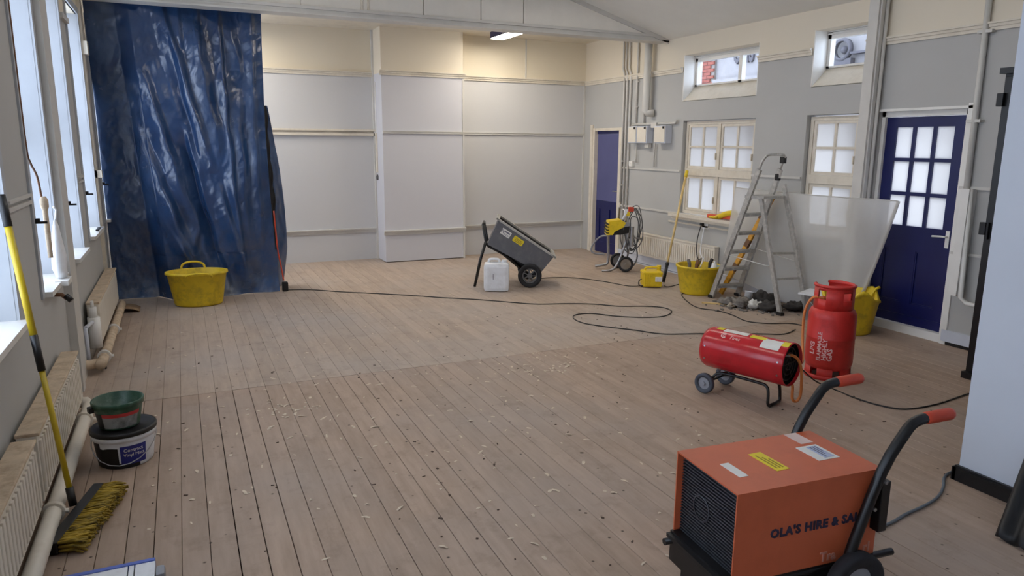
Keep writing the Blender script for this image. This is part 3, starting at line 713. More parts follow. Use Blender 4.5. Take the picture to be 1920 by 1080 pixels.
def tarp_pt(i, j, NX, NZ):
    s, q = i/NX, j/NZ                         # s left->right, q bottom->top
    z = q*3.24; lo = 1-q
    right = .925 - .03*math.sin(PI*min(1,lo*1.2)) + (.02 if q < .15 else 0)
    x = XL+.012 + s*(right-XL-.012)
    y = 8.585 + .02*math.sin(lo*2.2)
    y -= .075*math.sin(PI*s)*math.sin(PI*min(1,lo*1.05))**1.2
    y += .22*(1-min(1,max(0,(s-.15-.11*lo)/.08)))*min(1,lo*2.5)
    for (s0, k, w, a, q0, q1) in FOLDS:
        env = max(0, min(1, (q0-q)/.14)) * max(0, min(1, (q-q1)/.14))
        if env: y -= a*env*ridge(s-(s0+k*(q0-q))+.012*noise.noise(Vector((z*3,s0*9,1))), w*(1+.35*noise.noise(Vector((z*2.2,s0*7,4)))))
    y -= .030*noise.noise(Vector((x*2.3+z*.8, 3.3, z*1.5))) + .012*noise.noise(Vector((x*7+z*4, 1.7, z*4-x*3)))
    y -= .008*(1-abs(noise.noise(Vector((x*6-z*3, 9, z*4+x*3))))*2)
    y -= .0025*(1-abs(noise.noise(Vector((x*15-z*8, 2, z*10+x*6))))*2)
    if z < .26:
        f = 1-z/.26; y -= .10*f*f*(.6+.6*noise.noise(Vector((x*4,2,0))))
    return (x, y, max(.006, z))
NX, NZ = 220, 330
tp = thing('tarpaulin', 'creased shiny blue tarpaulin hanging from the cross beam to the floor', 'tarpaulin', (.05,8.55,0))
b = MB(); vs = [tarp_pt(i,j,NX,NZ) for j in range(NZ+1) for i in range(NX+1)]
b.add(vs, [(j*(NX+1)+i, j*(NX+1)+i+1, (j+1)*(NX+1)+i+1, (j+1)*(NX+1)+i) for j in range(NZ) for i in range(NX)], True)
o = b.build('front_sheet', TARP, tp, world=True, recalc=False)
sd = o.modifiers.new('thickness', 'SOLIDIFY'); sd.thickness = .003; sd.offset = 0
def flap_pt(i, j, NX, NZ):
    s, q = i/NX, j/NZ
    z = q*2.10; e = min(1, (1-q)*2.6)
    xr = .94 + .16*math.sin(PI*.5*min(1,(1-q)*1.5)) - .07*max(0,(.22-q)/.22)
    x = .89 + s*(xr-.89); y = 8.70 + .22*s*e + .04*noise.noise(Vector((x*6, z*2, 4))) + .015*noise.noise(Vector((x*20, z*7, 2)))
    return (x, y, max(.006, z))
NX, NZ = 24, 90
b = MB(); vs = [flap_pt(i,j,NX,NZ) for j in range(NZ+1) for i in range(NX+1)]
b.add(vs, [(j*(NX+1)+i, j*(NX+1)+i+1, (j+1)*(NX+1)+i+1, (j+1)*(NX+1)+i) for j in range(NZ) for i in range(NX)], True)
o = b.build('side_flap', TARP, tp, world=True, recalc=False)
sd = o.modifiers.new('thickness', 'SOLIDIFY'); sd.thickness = .003; sd.offset = 0
MB().tube([(.935,8.62,.93),(.945,8.62,.68),(.955,8.61,.46),(.98,8.60,.28),(1.0,8.60,.12)], .008, 6, 4).build('hem_cord', ORGRIP, tp, world=True)
b = MB(); vs = []  # black strip put in as the shade between front sheet and flap
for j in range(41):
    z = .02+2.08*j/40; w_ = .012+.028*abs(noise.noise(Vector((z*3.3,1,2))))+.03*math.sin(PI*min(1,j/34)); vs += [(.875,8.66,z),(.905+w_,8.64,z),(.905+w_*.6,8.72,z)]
b.add(vs, [(3*j+k,3*j+k+1,3*j+k+4,3*j+k+3) for j in range(40) for k in range(2)], True); b.build('gap_shade_strip', BLACKP, tp, world=True)
MB().box((.975,8.52,.0),(1.04,8.60,.11), bev=.015).build('hem_weight', BLACKP, tp, world=True)

# ================================================================== TUBS
def tub(name, loc, rt, rb, h, label, rot=0, handles=True, cut=None, sx=1, sy=1):
    t = thing(name, label, 'tub', loc, rot, 'yellow tubs')
    b = MB().lathe([(0,.012),(rb*.97,.012),(rb,.03),(rt-.012,h-.01),(rt-.006,h)], 40, sx=sx)
    b.lathe([(rt-.006,h),(rt+.012,h),(rt+.014,h-.022),(rt,h-.03),(rb+.012,.03),(rb+.006,.008),(rb-.01,0),(0,0)], 40, sx=sx)
    if cut: b.v = [(x,y,z+cut(math.atan2(y,x))*max(0,(z-h*.6)/(h*.4))) for x,y,z in b.v]
    b.build('body', YTUB, t, recalc=True)
    if handles:
        for sg in (-1, 1):
            q = rt*sg
            MB().tube([(-.12,q*.97,h-.012),(-.105,q*.99,h+.035),(-.05,q*1.0,h+.062),(.05,q*1.0,h+.062),(.105,q*.99,h+.035),(.12,q*.97,h-.012)], .012, 8, 4, M=T(-.06,0,0) if sg > 0 else T(.05,-.012,-.03) @ T(0,q,h) @ RX(.9) @ T(0,-q,-h)).build('handle', YTUB, t)
    return t
tub('flexible_tub', (.075,8.20,0), .215, .165, .36, 'yellow rubber tub standing in front of the blue tarpaulin', rot=math.radians(-8), sy=1, sx=1.36)
t2 = tub('flexible_tub', (5.42,6.62,0), .25, .19, .335, 'dirty yellow tub full of tools behind the stepladder foot', rot=math.radians(10), handles=False)
t3 = tub('flexible_tub', (5.58,4.64,0), .245, .19, .36, 'yellow tub with a broken rim behind the gas bottle', rot=math.radians(-25), cut=lambda a: .05*math.sin(3*a)+.02*math.sin(7*a), handles=False)
MB().tube([(.20,.02,.33),(.24,.03,.39),(.285,.05,.41)], .014, 8, 3).build('handle', YTUB, t3)
# content of the tool tub
t = thing('sealant_tube', 'white sealant tube standing in the tool filled tub', 'tube', (5.50,6.47,.2))
MB().lathe([(0,0),(.03,0),(.03,.17),(.008,.175),(.006,.2),(0,.2)], 16, RX(.15)).build('tube', WHITEP, t)
for k, (dx, dy, a, mt, lb, nm) in enumerate(((-.08,-.06,.2,RUST,'brown trowel handle sticking out of the tool filled tub','trowel'),(-.12,.02,-.2,RAG,'grey brush handle in the tool filled tub','brush'),(.12,-.05,.3,DARKRAG,'dark tool handle in the tool filled tub','tool'))):
    t = thing('hand_'+nm, lb, nm, (5.42+dx,6.62+dy,.18))
    MB().tube([(0,0,0),(.0,.0,.17),(a*.1,0,.22)], .02, 8).build('handle', mt, t)
    MB().box((-.035,-.006,-.1),(.035,.006,0)).build('head', STEEL, t)
t = thing('blue_cloth', 'pale blue cloth hanging over the rim of the tool filled tub', 'cloth', (5.60,6.55,.28))
b = MB().lathe([(0,.05),(.05,.05),(.07,.02),(.075,-.03)], 14); b.v = [(x,y,z+.03*noise.noise(Vector((x*30,y*30,1)))) for x,y,z in b.v]; b.build('cloth', mat('pale_blue_cloth',(150,185,205),.8), t)
# curled strip by the tarp
t = thing('curled_board', 'curled brown strip of board lying by the tarpaulin foot', 'board', (-.62,8.12,0))
b = MB(); vs = []
for i in range(13):
    a = -1.0+2.0*i/12; vs += [(.16*math.sin(a), -.10, .09*math.cos(a)+.005-.045),(.16*math.sin(a), .14, .09*math.cos(a)+.005-.045)]
vs = [(x,y,max(.003,z)) for x,y,z in vs]
b.add(vs, [(2*i,2*i+1,2*i+3,2*i+2) for i in range(12)], True); o = b.build('strip', CARD, t); o.modifiers.new('t','SOLIDIFY').thickness = .004

# ================================================================== BARROW AND JERRYCAN
VA = math.atan2(-.414,.91)
S = .00647
t = thing('dump_cart', 'dark grey tipping garden cart with two stickers in front of the far wall', 'cart', (3.749,7.689,0), VA)
def P(px, py): return ((px-993)*S, (538-py)*S*1.02)
def prism_px(pts, y0, y1): return MB().prism([P(*p) for p in pts], y0, y1)
W_ = .52
bt = MB()
outer = [P(934,415), P(1038,482), P(1015,512), P(993,508), P(913,458)]
# hollow body: sides + floor + ends
def slab(a, b, th, y0, y1):
    ax, az = a; bx, bz = b; dx, dz = bx-ax, bz-az; l = math.hypot(dx,dz); nx, nz = -dz/l*th, dx/l*th
    return [(ax,az),(bx,bz),(bx+nx,bz+nz),(ax+nx,az+nz)]
poly = [P(935,414), P(1038,481), P(1013,512), P(914,460)]
bt.prism(poly, 0, .012); bt.prism(poly, W_-.012, W_)
bt.prism(slab(poly[3], poly[2], .012, 0, 0), .012, W_-.012); bt.prism(slab(poly[2], poly[1], .012,0,0), .012, W_-.012); bt.prism(slab(poly[0], poly[3], .012,0,0), .012, W_-.012)
bt.build('tray', DKGREY, t)
rim = MB(); a, b_ = P(932,411), P(1042,482)
rp = slab(a, b_, -.022, 0, 0)
rim.prism(rp, -.02, .03); rim.prism(rp, W_-.03, W_+.02); rim.prism(slab(P(1036,478),P(1042,482),-.022,0,0), -.02, W_+.02); rim.prism(slab(P(932,411),P(937,414.5),-.022,0,0), -.02, W_+.02)
rim.build('rim', mat('grey_rim_plastic',(178,176,170),.5,dirt=(110,108,104)), t)
fr = MB()
for y in (.06, W_-.06):
    fr.tube([(*P(905,425)[:1],y,P(905,425)[1]),(P(911,458)[0],y,P(911,458)[1]),(P(915,464)[0],y,P(915,464)[1]),(P(950,482)[0],y,P(950,482)[1]),(P(993,517)[0],y,P(993,517)[1])], .016, 8)
fr.tube([(P(905,425)[0],.06,P(905,425)[1]),(P(905,425)[0],W_-.06,P(905,425)[1])], .014, 8)
fr.build('chassis', BLACKM, t)
sp_ = MB().prism([P(930,472),P(952,470),P(985,497),P(975,508)], .08, W_-.08); sp_.build('subframe', BLACKP, t)
for y in (.03, W_-.03):
    MB().tube([(P(911,455)[0],y,P(911,455)[1]),(P(900,490)[0],y-.02,P(900,490)[1]),(P(890,534)[0],y-.03,.002)], .017, 8).build('leg', BLACKM, t)
def wheel(parent, M, r, w, hub=None, tread=RUBBER, hubm=DKGREY, spokes=0, hr=.62):
    b = MB().lathe([(r*hr,-w*.32),(r*.9,-w*.5),(r*.985,-w*.38),(r,0),(r*.985,w*.38),(r*.9,w*.5),(r*hr,w*.32),(r*hr,-w*.32)], 28, M)
    ty = b.build('wheel', tread, parent)
    h = MB()
    if spokes:
        h.lathe([(r*hr*.86,-w*.25),(r*hr,-w*.3),(r*hr,w*.3),(r*hr*.86,w*.25),(r*hr*.86,-w*.25)], 28, M)
        for k in range(spokes): h.box((r*.1,-r*.035,-w*.2),(r*hr*.9,r*.035,w*.2), M @ RZ(2*PI*k/spokes))
        h.cyl(r*.2,-w*.4,w*.4,14,M)
    else:
        h.cyl(r*hr,-w*.18,w*.18,24,M); h.lathe([(r*.16,-w*.3),(r*.3,-w*.42),(r*hr*.92,-w*.2)], 20, M); h.cyl(r*.17,-w*.5,w*.5,14,M)
    h.build('hub', hubm, ty); return ty
for y in (-.03, W_+.03): wheel(t, T(0,y,.145) @ RX(PI/2), .145, .07, spokes=7, hubm=mat('hub_grey',(110,110,112),.4))
MB().tube([(0,-.03,.145),(0,W_+.03,.145)], .012, 8).build('axle', BLACKM, t)
sa = math.atan2(-(482-411)*1.02, 1042-932)
def onside(px, py, w, h, m, nm):
    x, z = P(px,py); M = T(x,-.001,z) @ RY(-sa)
    return MB().box((-w/2,-.002,-h/2),(w/2,.001,h/2), M).build(nm, m, t), M
st, M = onside(948,439,.125,.075,PAPER,'white_label'); lettering('print', 'N', .06, INKG, st, FACE(M @ T(-.042,-.003,0)))
MB().box((-.02,-.004,.006),(.05,-.002,.022), M).build('print', INKG, st)
b = MB(); [b.box((-.02,-.004,-.026+i*.012),(.05,-.002,-.022+i*.012), M) for i in range(2)]; b.build('print', INKG, st)
st, M = onside(971,453,.135,.07,YPAPER,'yellow_label'); b = MB(); [b.box((-.05,-.004,-.022+i*.016),(.05,-.002,-.015+i*.016), M) for i in range(3)]; b.build('print', mat('ochre_ink',(160,140,30),.6), st)
t = thing('jerrycan', 'white plastic jerrycan standing in front of the dump cart', 'jerrycan', (3.30,7.66,0), VA)
MB().box((-.15,-.11,.0),(.15,.11,.335), bev=.045).build('body', WHITEP, t)
MB().tube([(-.09,0,.33),(-.08,0,.37),(.02,0,.37),(.035,0,.33)], .016, 8, 4).build('handle', WHITEP, t)
MB().cyl(.032,.325,.365,16,T(.09,0,0)).build('cap', WHITEP, t)
MB().box((-.04,-.112,.15),(-.034,-.109,.215)).build('mark', INK, t)

# ================================================================== CABLES
def cable(pts, r, m, label, z=None, cat='cable', group=None, k=5):
    t = MB().tube([(p[0],p[1],(p[2] if len(p)>2 else r+.001)) for p in pts], r, 7, k).build('power_cable', m)
    return tag(t, label, cat, group)
cable([(0.99,8.6),(1.28,8.5),(1.59,8.24),(1.91,8.01),(2.22,7.78),(2.57,7.48),(2.91,7.22),(3.18,6.96),(3.41,6.77),(3.69,6.68),(3.95,6.55),(4.16,6.35),(4.42,6.24),(4.56,6.1),(4.53,5.92),(4.33,5.78),(4.13,5.81),(3.9,5.95),(3.72,6.16),(3.54,6.18),(3.44,6.05),(3.44,5.84),(3.57,5.63),(3.74,5.43),(3.89,5.22),(4.12,5.12),(4.45,5.0),(4.75,4.85),(4.93,4.77),(5.15,4.85)], .0052, CABLE, 'long black power cable winding from the tarpaulin across the floor')
cable([(3.95,8.05),(4.19,8.12),(4.44,8.06),(4.64,7.86),(4.78,7.56),(4.89,7.25),(5.01,7.1,.03)], .005, CABLE, 'black cable from the dump cart to the yellow transformer')
cable([(5.22,7.0,.03),(5.3,7.02),(5.52,7.1),(5.7,7.12,.02),(5.80,7.0,.02)], .005, CABLE, 'black cable between the yellow transformer and the skirting')
cable([(5.30,6.70),(5.15,6.56),(4.98,6.23),(4.9,5.95),(5.0,5.77),(5.01,5.56),(4.96,5.29),(5.09,5.14),(5.29,5.06),(5.34,4.95)], .005, CABLE, 'black cable snaking from the tool filled tub past the stepladder')
cable([(3.62,3.50,.30),(3.78,3.48,.2),(3.95,3.50,.08),(4.11,3.46),(4.1,3.3),(4.13,3.12),(4.23,3.0),(4.52,2.98),(4.95,3.03),(5.12,2.95),(5.17,2.6)], .005, CABLE, 'black cable from the red heater to the black cabinet')
cable([(2.30,1.85,.20),(2.45,1.93,.12),(2.62,2.0,.03),(2.82,2.02),(2.98,2.05),(3.14,2.07),(3.27,2.10),(3.40,2.16),(3.53,2.24),(3.68,2.265),(3.9,2.26)], .007, GCABLE, 'grey cable from the orange heater to the partition corner')

# ================================================================== SPRAYER
S = .00742
t = thing('paint_sprayer', 'yellow and grey airless paint sprayer on wheels beside the purple door', 'sprayer', (5.42,8.15,0), VA)
def Q(px, py, y=0): return ((px-1175)*S, y, max(.012,(505-py)*S*1.02))
wheel(t, T(0,-.02,.108) @ RX(PI/2), .105, .06, hubm=STEEL, hr=.7); wheel(t, T(-.06,.30,.108) @ RX(PI/2), .105, .06, hubm=STEEL, hr=.7)
MB().tube([(0,-.03,.108),(-.06,.31,.108)], .012).build('axle', STEEL, t)
fr = MB()
fr.tube([Q(1132,506,-.02),Q(1148,502,-.02),Q(1158,494,-.02),Q(1168,470,-.02),Q(1178,430,-.02),Q(1172,395,0)], .017, 8, 4)
fr.tube([Q(1123,500,.22),Q(1140,497,.22),Q(1147,490,.22),Q(1146,450,.22),Q(1146,438,.2)], .019, 8, 4)
fr.tube([Q(1176,498,.02),Q(1182,455,.02),Q(1190,440,.05)], .013, 8); fr.tube([Q(1176,440,.02),Q(1206,447,.05)], .012, 8); fr.tube([Q(1172,395,0),Q(1165,392,.2),Q(1163,440,.22)], .015, 8)
fr.build('frame', STEEL, t)
hd = MB().prism([Q(1138,438)[::2],Q(1141,414)[::2],Q(1163,411)[::2],Q(1172,416)[::2],Q(1168,424)[::2],Q(1152,432)[::2],Q(1149,438)[::2]], -.06, .2); hd.build('hood', YELLOW, t)
MB().prism([Q(1150,438)[::2],Q(1153,432)[::2],Q(1168,424)[::2],Q(1179,422)[::2],Q(1178,434)[::2],Q(1165,437)[::2]], -.055, .19).build('motor', BLACKP, t)
vt = MB(); [vt.box((Q(1137,0)[0],-.065,z),(Q(1142,0)[0],.205,z+.012)) for z in (.53,.57,.61,.65)]; vt.build('vent', BLACKP, t, split=True)
MB().box(Q(1166,434,-.05),Q(1180,416,.05), bev=.01).build('pump', MIDGREY, t)
MB().cyl(.03,.35,.62,14,T(.07,-.02,0)).build('fluid_section', STEEL, t)
g = MB().tube([Q(1166,410,-.06),Q(1172,398,-.06),Q(1177,392,-.06)], .018, 8).box(Q(1168,400,-.08),Q(1175,392,-.04), bev=.005); g.build('spray_gun', WHITEP, t)
MB().box(Q(1175,396,-.085),Q(1185,388,-.045), bev=.008).build('spray_tip', ORGRIP, t); MB().box(Q(1172,404,-.08),Q(1178,396,-.05), bev=.006).build('gun_trigger', YELLOW, t)
mat('grey_hose',(84,86,90),.5)
for k, (cx_, cy_, rx, ry) in enumerate(((1190,428,15,40),(1187,432,13,36),(1192,424,12,33),(1184,430,17,42),(1190,436,9,30))):
    MB().tube([Q(cx_+rx*math.cos(a)+2*math.sin(3*a+k), cy_+ry*math.sin(a)+2*math.cos(2*a+k), .02+.025*k+.04*math.sin(a*2+k)) for a in [2*PI*i/14 for i in range(14)]], .0065, 7, 3, closed=True).build('hose_coil', MATS['grey_hose'], t)
MB().tube([Q(1178,470,-.03),Q(1172,440,-.04),Q(1166,420,-.05),Q(1170,404,-.05)], .010, 7, 4).build('hose', MATS['grey_hose'], t)
MB().tube([Q(1140,440,.0),Q(1128,442,.02),Q(1117,455,.08),Q(1113,468,.1),Q(1120,474,.1),Q(1138,476,.12)], .012, 7, 4).build('suction_hose', MIDGREY, t)
MB().tube([Q(1183,430,0),Q(1196,470,0),Q(1192,490,-.02),Q(1184,496,-.02)], .010, 7, 4).build('return_hose', MATS['grey_hose'], t)

# ================================================================== TRANSFORMER AND POLE
t = thing('site_transformer', 'yellow site transformer box on the floor by the skirting', 'transformer', (5.14,7.14,0), VA)
MB().box((-.12,-.10,.012),(.11,.12,.20), bev=.02).build('case', YELLOW, t)
f = MB(); [f.box((-.124,-.085+i*.032,.03),(-.116,-.07+i*.032,.17)) for i in range(6)]; [f.box((-.11+i*.028,-.106,.03),(-.097+i*.028,-.098,.17)) for i in range(4)]; f.build('fin', YELLOW, t, split=True)
MB().box((-.125,-.105,.165),(.112,.122,.19), bev=.006).build('lid', YELLOW, t)
MB().tube([(-.08,0,.19),(-.075,0,.235),(.07,0,.235),(.08,0,.19)], .013, 8, 4).build('handle', YELLOW, t)
MB().box((.02,-.125,.08),(.10,-.098,.14), bev=.008).build('socket_cover', WHITEP, t)
MB().cyl(.028,.18,.26,14,T(.085,.02,0)).build('plug', YELLOW, t)
MB().tube([(-.12,.0,.09),(-.155,-.02,.08),(-.16,-.03,.03),(-.12,-.05,.008)], .007, 7, 4).build('flex', CABLE, t)
t = thing('roller_pole', 'pale wooden pole with black grip leaning on the casement window', 'pole', (5.40,7.26,0))
a, b_ = Vector((5.36,7.20,.03)), Vector((5.955,7.62,1.36))
MB().tube([a.lerp(b_,.14), b_], [.013,.016], 10).build('shaft', WOODP, t, world=True)
MB().tube([a, a.lerp(b_,.15)], .02, 10).build('grip', BLACKP, t, world=True)
MB().tube([a.lerp(b_,.95), b_+(b_-a)*.01], .022, 10).build('head', YELLOW, t, world=True)
MB().tube([a.lerp(b_,.15), a.lerp(b_,.17)], .024, 10).build('collar', BLACKP, t, world=True)

# ================================================================== ITEMS ON SILL
t = thing('orange_cloth', 'orange red folded cloth on the casement window sill', 'cloth', (5.965,7.03,.815))
MB().box((-.035,-.12,0),(.03,.12,.05), bev=.015).build('fold', PINKRAG, t); MB().box((-.03,-.30,.01),(.03,-.10,.075), bev=.015).build('fold', PINKRAG, t)
t = thing('rubber_glove', 'yellow rubber glove lying over the casement window sill', 'glove', (5.93,6.86,.815))
b = MB().tube([(0,.13,.015),(0,.03,.045),(.01,-.08,.085),(.015,-.22,.10)], [.024,.032,.034,.036], 10, 3); b.build('palm', YELLOW, t)
for k in range(4): MB().tube([(-.02+.012*k,.11,.015+.004*k),(-.035+.014*k,.20+.012*math.sin(k),.018)], [.013,.010], 8).build('finger', YELLOW, t)
MB().tube([(-.03,.05,.03),(-.05,.10,.02)], [.013,.010], 8).build('thumb', YELLOW, t)

# ================================================================== LADDER
t = thing('stepladder', 'paint spattered aluminium stepladder standing open in front of the polythene sheet', 'ladder', (5.5,5.9,0))
A0, A1 = Vector((5.388,6.335,0)), Vector((5.418,5.757,1.46)); B0, B1 = Vector((5.738,6.30,0)), Vector((5.735,5.79,1.46))
C0, C1 = Vector((5.468,5.365,0)), Vector((5.455,5.745,1.18)); D0, D1 = Vector((5.745,5.27,0)), Vector((5.738,5.725,1.30))
def bar(mb, p, q, w, d):           # rectangular section along p->q
    z = (q-p).normalized(); x = Vector((1,0,0)); x = (x-z*x.dot(z)).normalized(); y = z.cross(x); l = (q-p).length
    M = Matrix((x,y,z)).transposed().to_4x4(); M.translation = p; mb.box((-w/2,-d/2,0),(w/2,d/2,l), M); return mb
for p, q in ((A0,A1),(B0,B1)): bar(MB(), p, q, .028, .062).build('stile', ALU, t, world=True)
for p, q in ((C0,C1),(D0,D1)): bar(MB(), p, q, .028, .048).build('rear_leg', ALU, t, world=True)
zs = [.155,.365,.567,.78,.987]
for z in zs:
    a = A0.lerp(A1, z/1.46); b_ = B0.lerp(B1, z/1.46)
    m = MB(); d = (b_-a); l = d.length; x = d.normalized(); y = Vector((0,0,1)).cross(x)
    M = Matrix((x,y,Vector((0,0,1)))).transposed().to_4x4(); M.translation = a
    m.box((0,-.045,-.028),(l,.045,0), M); [m.box((0,-.04+i*.02,0),(l,-.03+i*.02,.003), M) for i in range(5)]
    m.build('step', ALU, t, world=True)
a = A0.lerp(A1, 1.19/1.46); b_ = B0.lerp(B1, 1.19/1.46)
m = MB(); x = (b_-a).normalized(); y = Vector((0,0,1)).cross(x); M = Matrix((x,y,Vector((0,0,1)))).transposed().to_4x4(); M.translation = a
m.box((-.005,-.20,-.03),((b_-a).length+.005,.06,0), M); m.build('platform', ALU, t, world=True)
e1 = A1+(A1-A0).normalized()*.10; 
MB().tube([A1, A1+Vector((.005,-.03,.08)), A1+Vector((.03,-.055,.135)), A1+Vector((.08,-.06,.15)), B1+Vector((-.06,-.06,.15)), B1+Vector((-.01,-.055,.135)), B1+Vector((.0,-.03,.08)), B1], .013, 8, 3).build('guard_rail', ALU, t, world=True)
MB().box(B1+Vector((-.02,-.06,.06)), B1+Vector((.02,0,.13)), bev=.006).build('hinge_cap', BLACKP, t, world=True)
MB().box(B1+Vector((-.02,-.0,-.12)), B1+Vector((.02,.05,-.05)), bev=.006).build('hinge_cap', BLACKP, t, world=True)
bar(MB(), C0.lerp(C1,.52), D0.lerp(D1,.47), .012, .022).build('rear_brace', ALU, t, world=True); bar(MB(), C0.lerp(C1,.30), D0.lerp(D1,.28), .012, .022).build('rear_brace', ALU, t, world=True)
MB().tube([A0.lerp(A1,.36), C0.lerp(C1,.40)], .005, 6).build('stay_cord', GREYTRIM, t, world=True); MB().tube([B0.lerp(B1,.40), D0.lerp(D1,.40)], .005, 6).build('stay_cord', GREYTRIM, t, world=True)
for p in (A0,B0,C0,D0): MB().box(p+Vector((-.022,-.036,0)), p+Vector((.022,.036,.035)), bev=.006).build('foot', BLACKP, t, world=True)
# level / strip leaning behind the ladder
t = thing('spirit_level', 'long yellow ochre spirit level leaning behind the stepladder', 'level', (5.60,6.40,0))
p, q = Vector((5.60,6.42,.02)), Vector((5.80,5.93,1.16))
bar(MB(), p, q, .03, .055).build('bar', OCHRE, t, world=True)
for a in (.25,.5,.78): bar(MB(), p.lerp(q,a), p.lerp(q,a+.07), .034, .059).build('vial_window', RUST, t, world=True)
bar(MB(), p.lerp(q,.985), q, .034, .059).build('end_cap', RUST, t, world=True)

# ================================================================== POLYTHENE SHEET
t = thing('polythene_sheet', 'large translucent polythene sheet leaning against the right wall behind the stepladder', 'sheet', (5.86,5.6,0))
def sh(i, j, NX, NZ):
    s, q = i/NX, j/NZ                                     # s: far(0) -> near(1), q bottom -> top
    yt = 6.58 + (4.42-6.58)*s; yb = 6.72 + (4.68-6.72)*s
    zt = 1.222 - .012*math.sin(PI*s) ; zb = .20 + (-.16)*min(1, s/.55) + max(0,(s-.62)/.38)**1.5*.30
    y = yb+(yt-yb)*q**.9; z = zb+(zt-zb)*q
    x = 5.85 - .02*(1-q) + .010*noise.noise(Vector((y*2,z*2,3))) - .012*math.sin(PI*s)*math.sin(PI*q) + .008*math.sin(s*9)*(1-q)
    e = max(0,(s-.95)/.05); x -= .05*e*e
    return (x, y, z)
NX, NZ = 90, 50; b = MB(); vs = [sh(i,j,NX,NZ) for j in range(NZ+1) for i in range(NX+1)]
b.add(vs, [(j*(NX+1)+i, j*(NX+1)+i+1, (j+1)*(NX+1)+i+1, (j+1)*(NX+1)+i) for j in range(NZ) for i in range(NX)], True)
b.build('sheet', SHEET, t, world=True, recalc=False)
MB().tube([vs[j*(NX+1)+NX] for j in range(0,NZ+1,2)], .016, 7).build('rolled_edge', SHEET, t, world=True)
MB().tube([vs[NZ*(NX+1)+i] for i in range(0,NX+1,3)], .006, 6).build('hem', SHEET, t, world=True)

# ================================================================== RUBBISH UNDER LADDER
def crumple(name, label, loc, r, m, sx=1, sy=1, sz=.6, seed=0, cat='rag'):
    b = MB(); n = 14; 
    b.lathe([(max(.0005,r*math.sin(PI*i/n)), r-r*math.cos(PI*i/n)) for i in range(n+1)], 18)
    out = []
    for x,y,z in b.v:
        k = 1+.6*noise.noise(Vector((x/r*1.7+seed*3.1, y/r*1.7, z/r*1.7)))+.55*(.4-abs(noise.noise(Vector((x/r*3+seed, y/r*3, z/r*3)))))+.3*noise.noise(Vector((x/r*6+seed, y/r*6, z/r*6)))
        out.append((x*k*sx, y*k*sy, max(.002, z*k*sz)))
    b.v = out; o = b.build(name, m); o.location = loc; o.rotation_euler.z = seed*1.3; XF[o.name] = Matrix.Translation(loc); return tag(o, label, cat)
crumple('rag', 'pale grey crumpled rag under the stepladder', (5.36,5.83,0), .075, RAG, 1.5, 1, .6, 1)
crumple('rag', 'dark crumpled rag against the skirting under the stepladder', (5.66,5.80,0), .08, DARKRAG, 1.5, 1.2, .7, 2)
crumple('rag', 'dark brown rag by the stepladder rear foot', (5.52,5.58,0), .085, DARKRAG, 1.6, 1.1, .5, 3)
crumple('rag', 'grey rag at the left of the rubbish under the stepladder', (5.30,5.95,0), .06, RAG, 1.8, .8, .5, 4)
crumple('rag', 'brown crumpled sack right of the stepladder rear foot', (5.78,5.48,0), .08, DARKRAG, 1.4, 1.1, .5, 5)
crumple('rag', 'light crumpled paper in the middle of the rubbish under the stepladder', (5.42,5.72,0), .06, PAPER, 1.3, 1, .6, 6, 'paper')
crumple('rag', 'dusty beige rag left of the paper cup under the stepladder', (5.43,5.97,0), .05, mat('beige_rag',(176,164,148),.9,var=.2,scale=18,dirt=(90,80,70)), 1.5, 1.1, .6, 7)
crumple('rag', 'small white crumpled tissue right of the paper cup', (5.57,5.72,0), .04, PAPER, 1.3, 1, .7, 8, 'tissue')
crumple('rag', 'brown grey dust sheet scrap behind the paper cup', (5.60,5.95,0), .06, mat('brown_rag',(112,100,90),.9,var=.3,scale=18), 1.6, 1.1, .5, 9)
crumple('rag', 'small beige scrap near the timber offcut', (5.26,5.85,0), .035, MATS['beige_rag'], 1.6, 1, .5, 10)
t = thing('paper_cup', 'white paper cup standing in the rubbish under the stepladder', 'cup', (5.47,5.86,0))
MB().lathe([(0,.004),(.03,.004),(.042,.15),(.046,.152),(.046,.158),(.036,.158),(.028,.01),(0,.01)], 20, RY(.18)).build('cup', WHITEP, t)
t = thing('timber_offcut', 'thin pale timber offcut lying left of the rubbish', 'offcut', (5.22,6.02,.0), .8)
MB().box((-.015,-.17,.001),(.015,.17,.014)).build('strip', WOODP, t)
b = MB()
for i in range(170):
    x, y = random.gauss(5.5,.17), random.gauss(5.72,.17); s_ = random.uniform(.006,.026); a = random.uniform(0,PI)
    b.box((-s_,-s_*.5,0),(s_,s_*.5,s_*.6), T(x,y,.001) @ RZ(a) @ RX(random.uniform(-.1,.1)))
o = tag(b.build('rubble', RAG), 'scatter of grey rubble and dust under the stepladder', 'rubble'); o['kind'] = 'stuff'
t = thing('paint_bucket', 'grey paint bucket with a white board on top beside the gas bottle', 'bucket', (5.66,5.08,0))
MB().lathe([(0,0),(.105,0),(.13,.25),(.136,.25),(.136,.265),(.12,.265),(.1,.012),(0,.012)], 28).build('body', MIDGREY, t)
MB().tube([(-.135,0,.235),(-.12,-.08,.16),(0,-.16,.12),(.12,-.08,.16),(.135,0,.235)], .004, 6, 4).build('handle', STEEL, t)
MB().box((-.16,-.13,.266),(.15,.14,.28), RZ(.4)).build('lid', WHITEP, t)

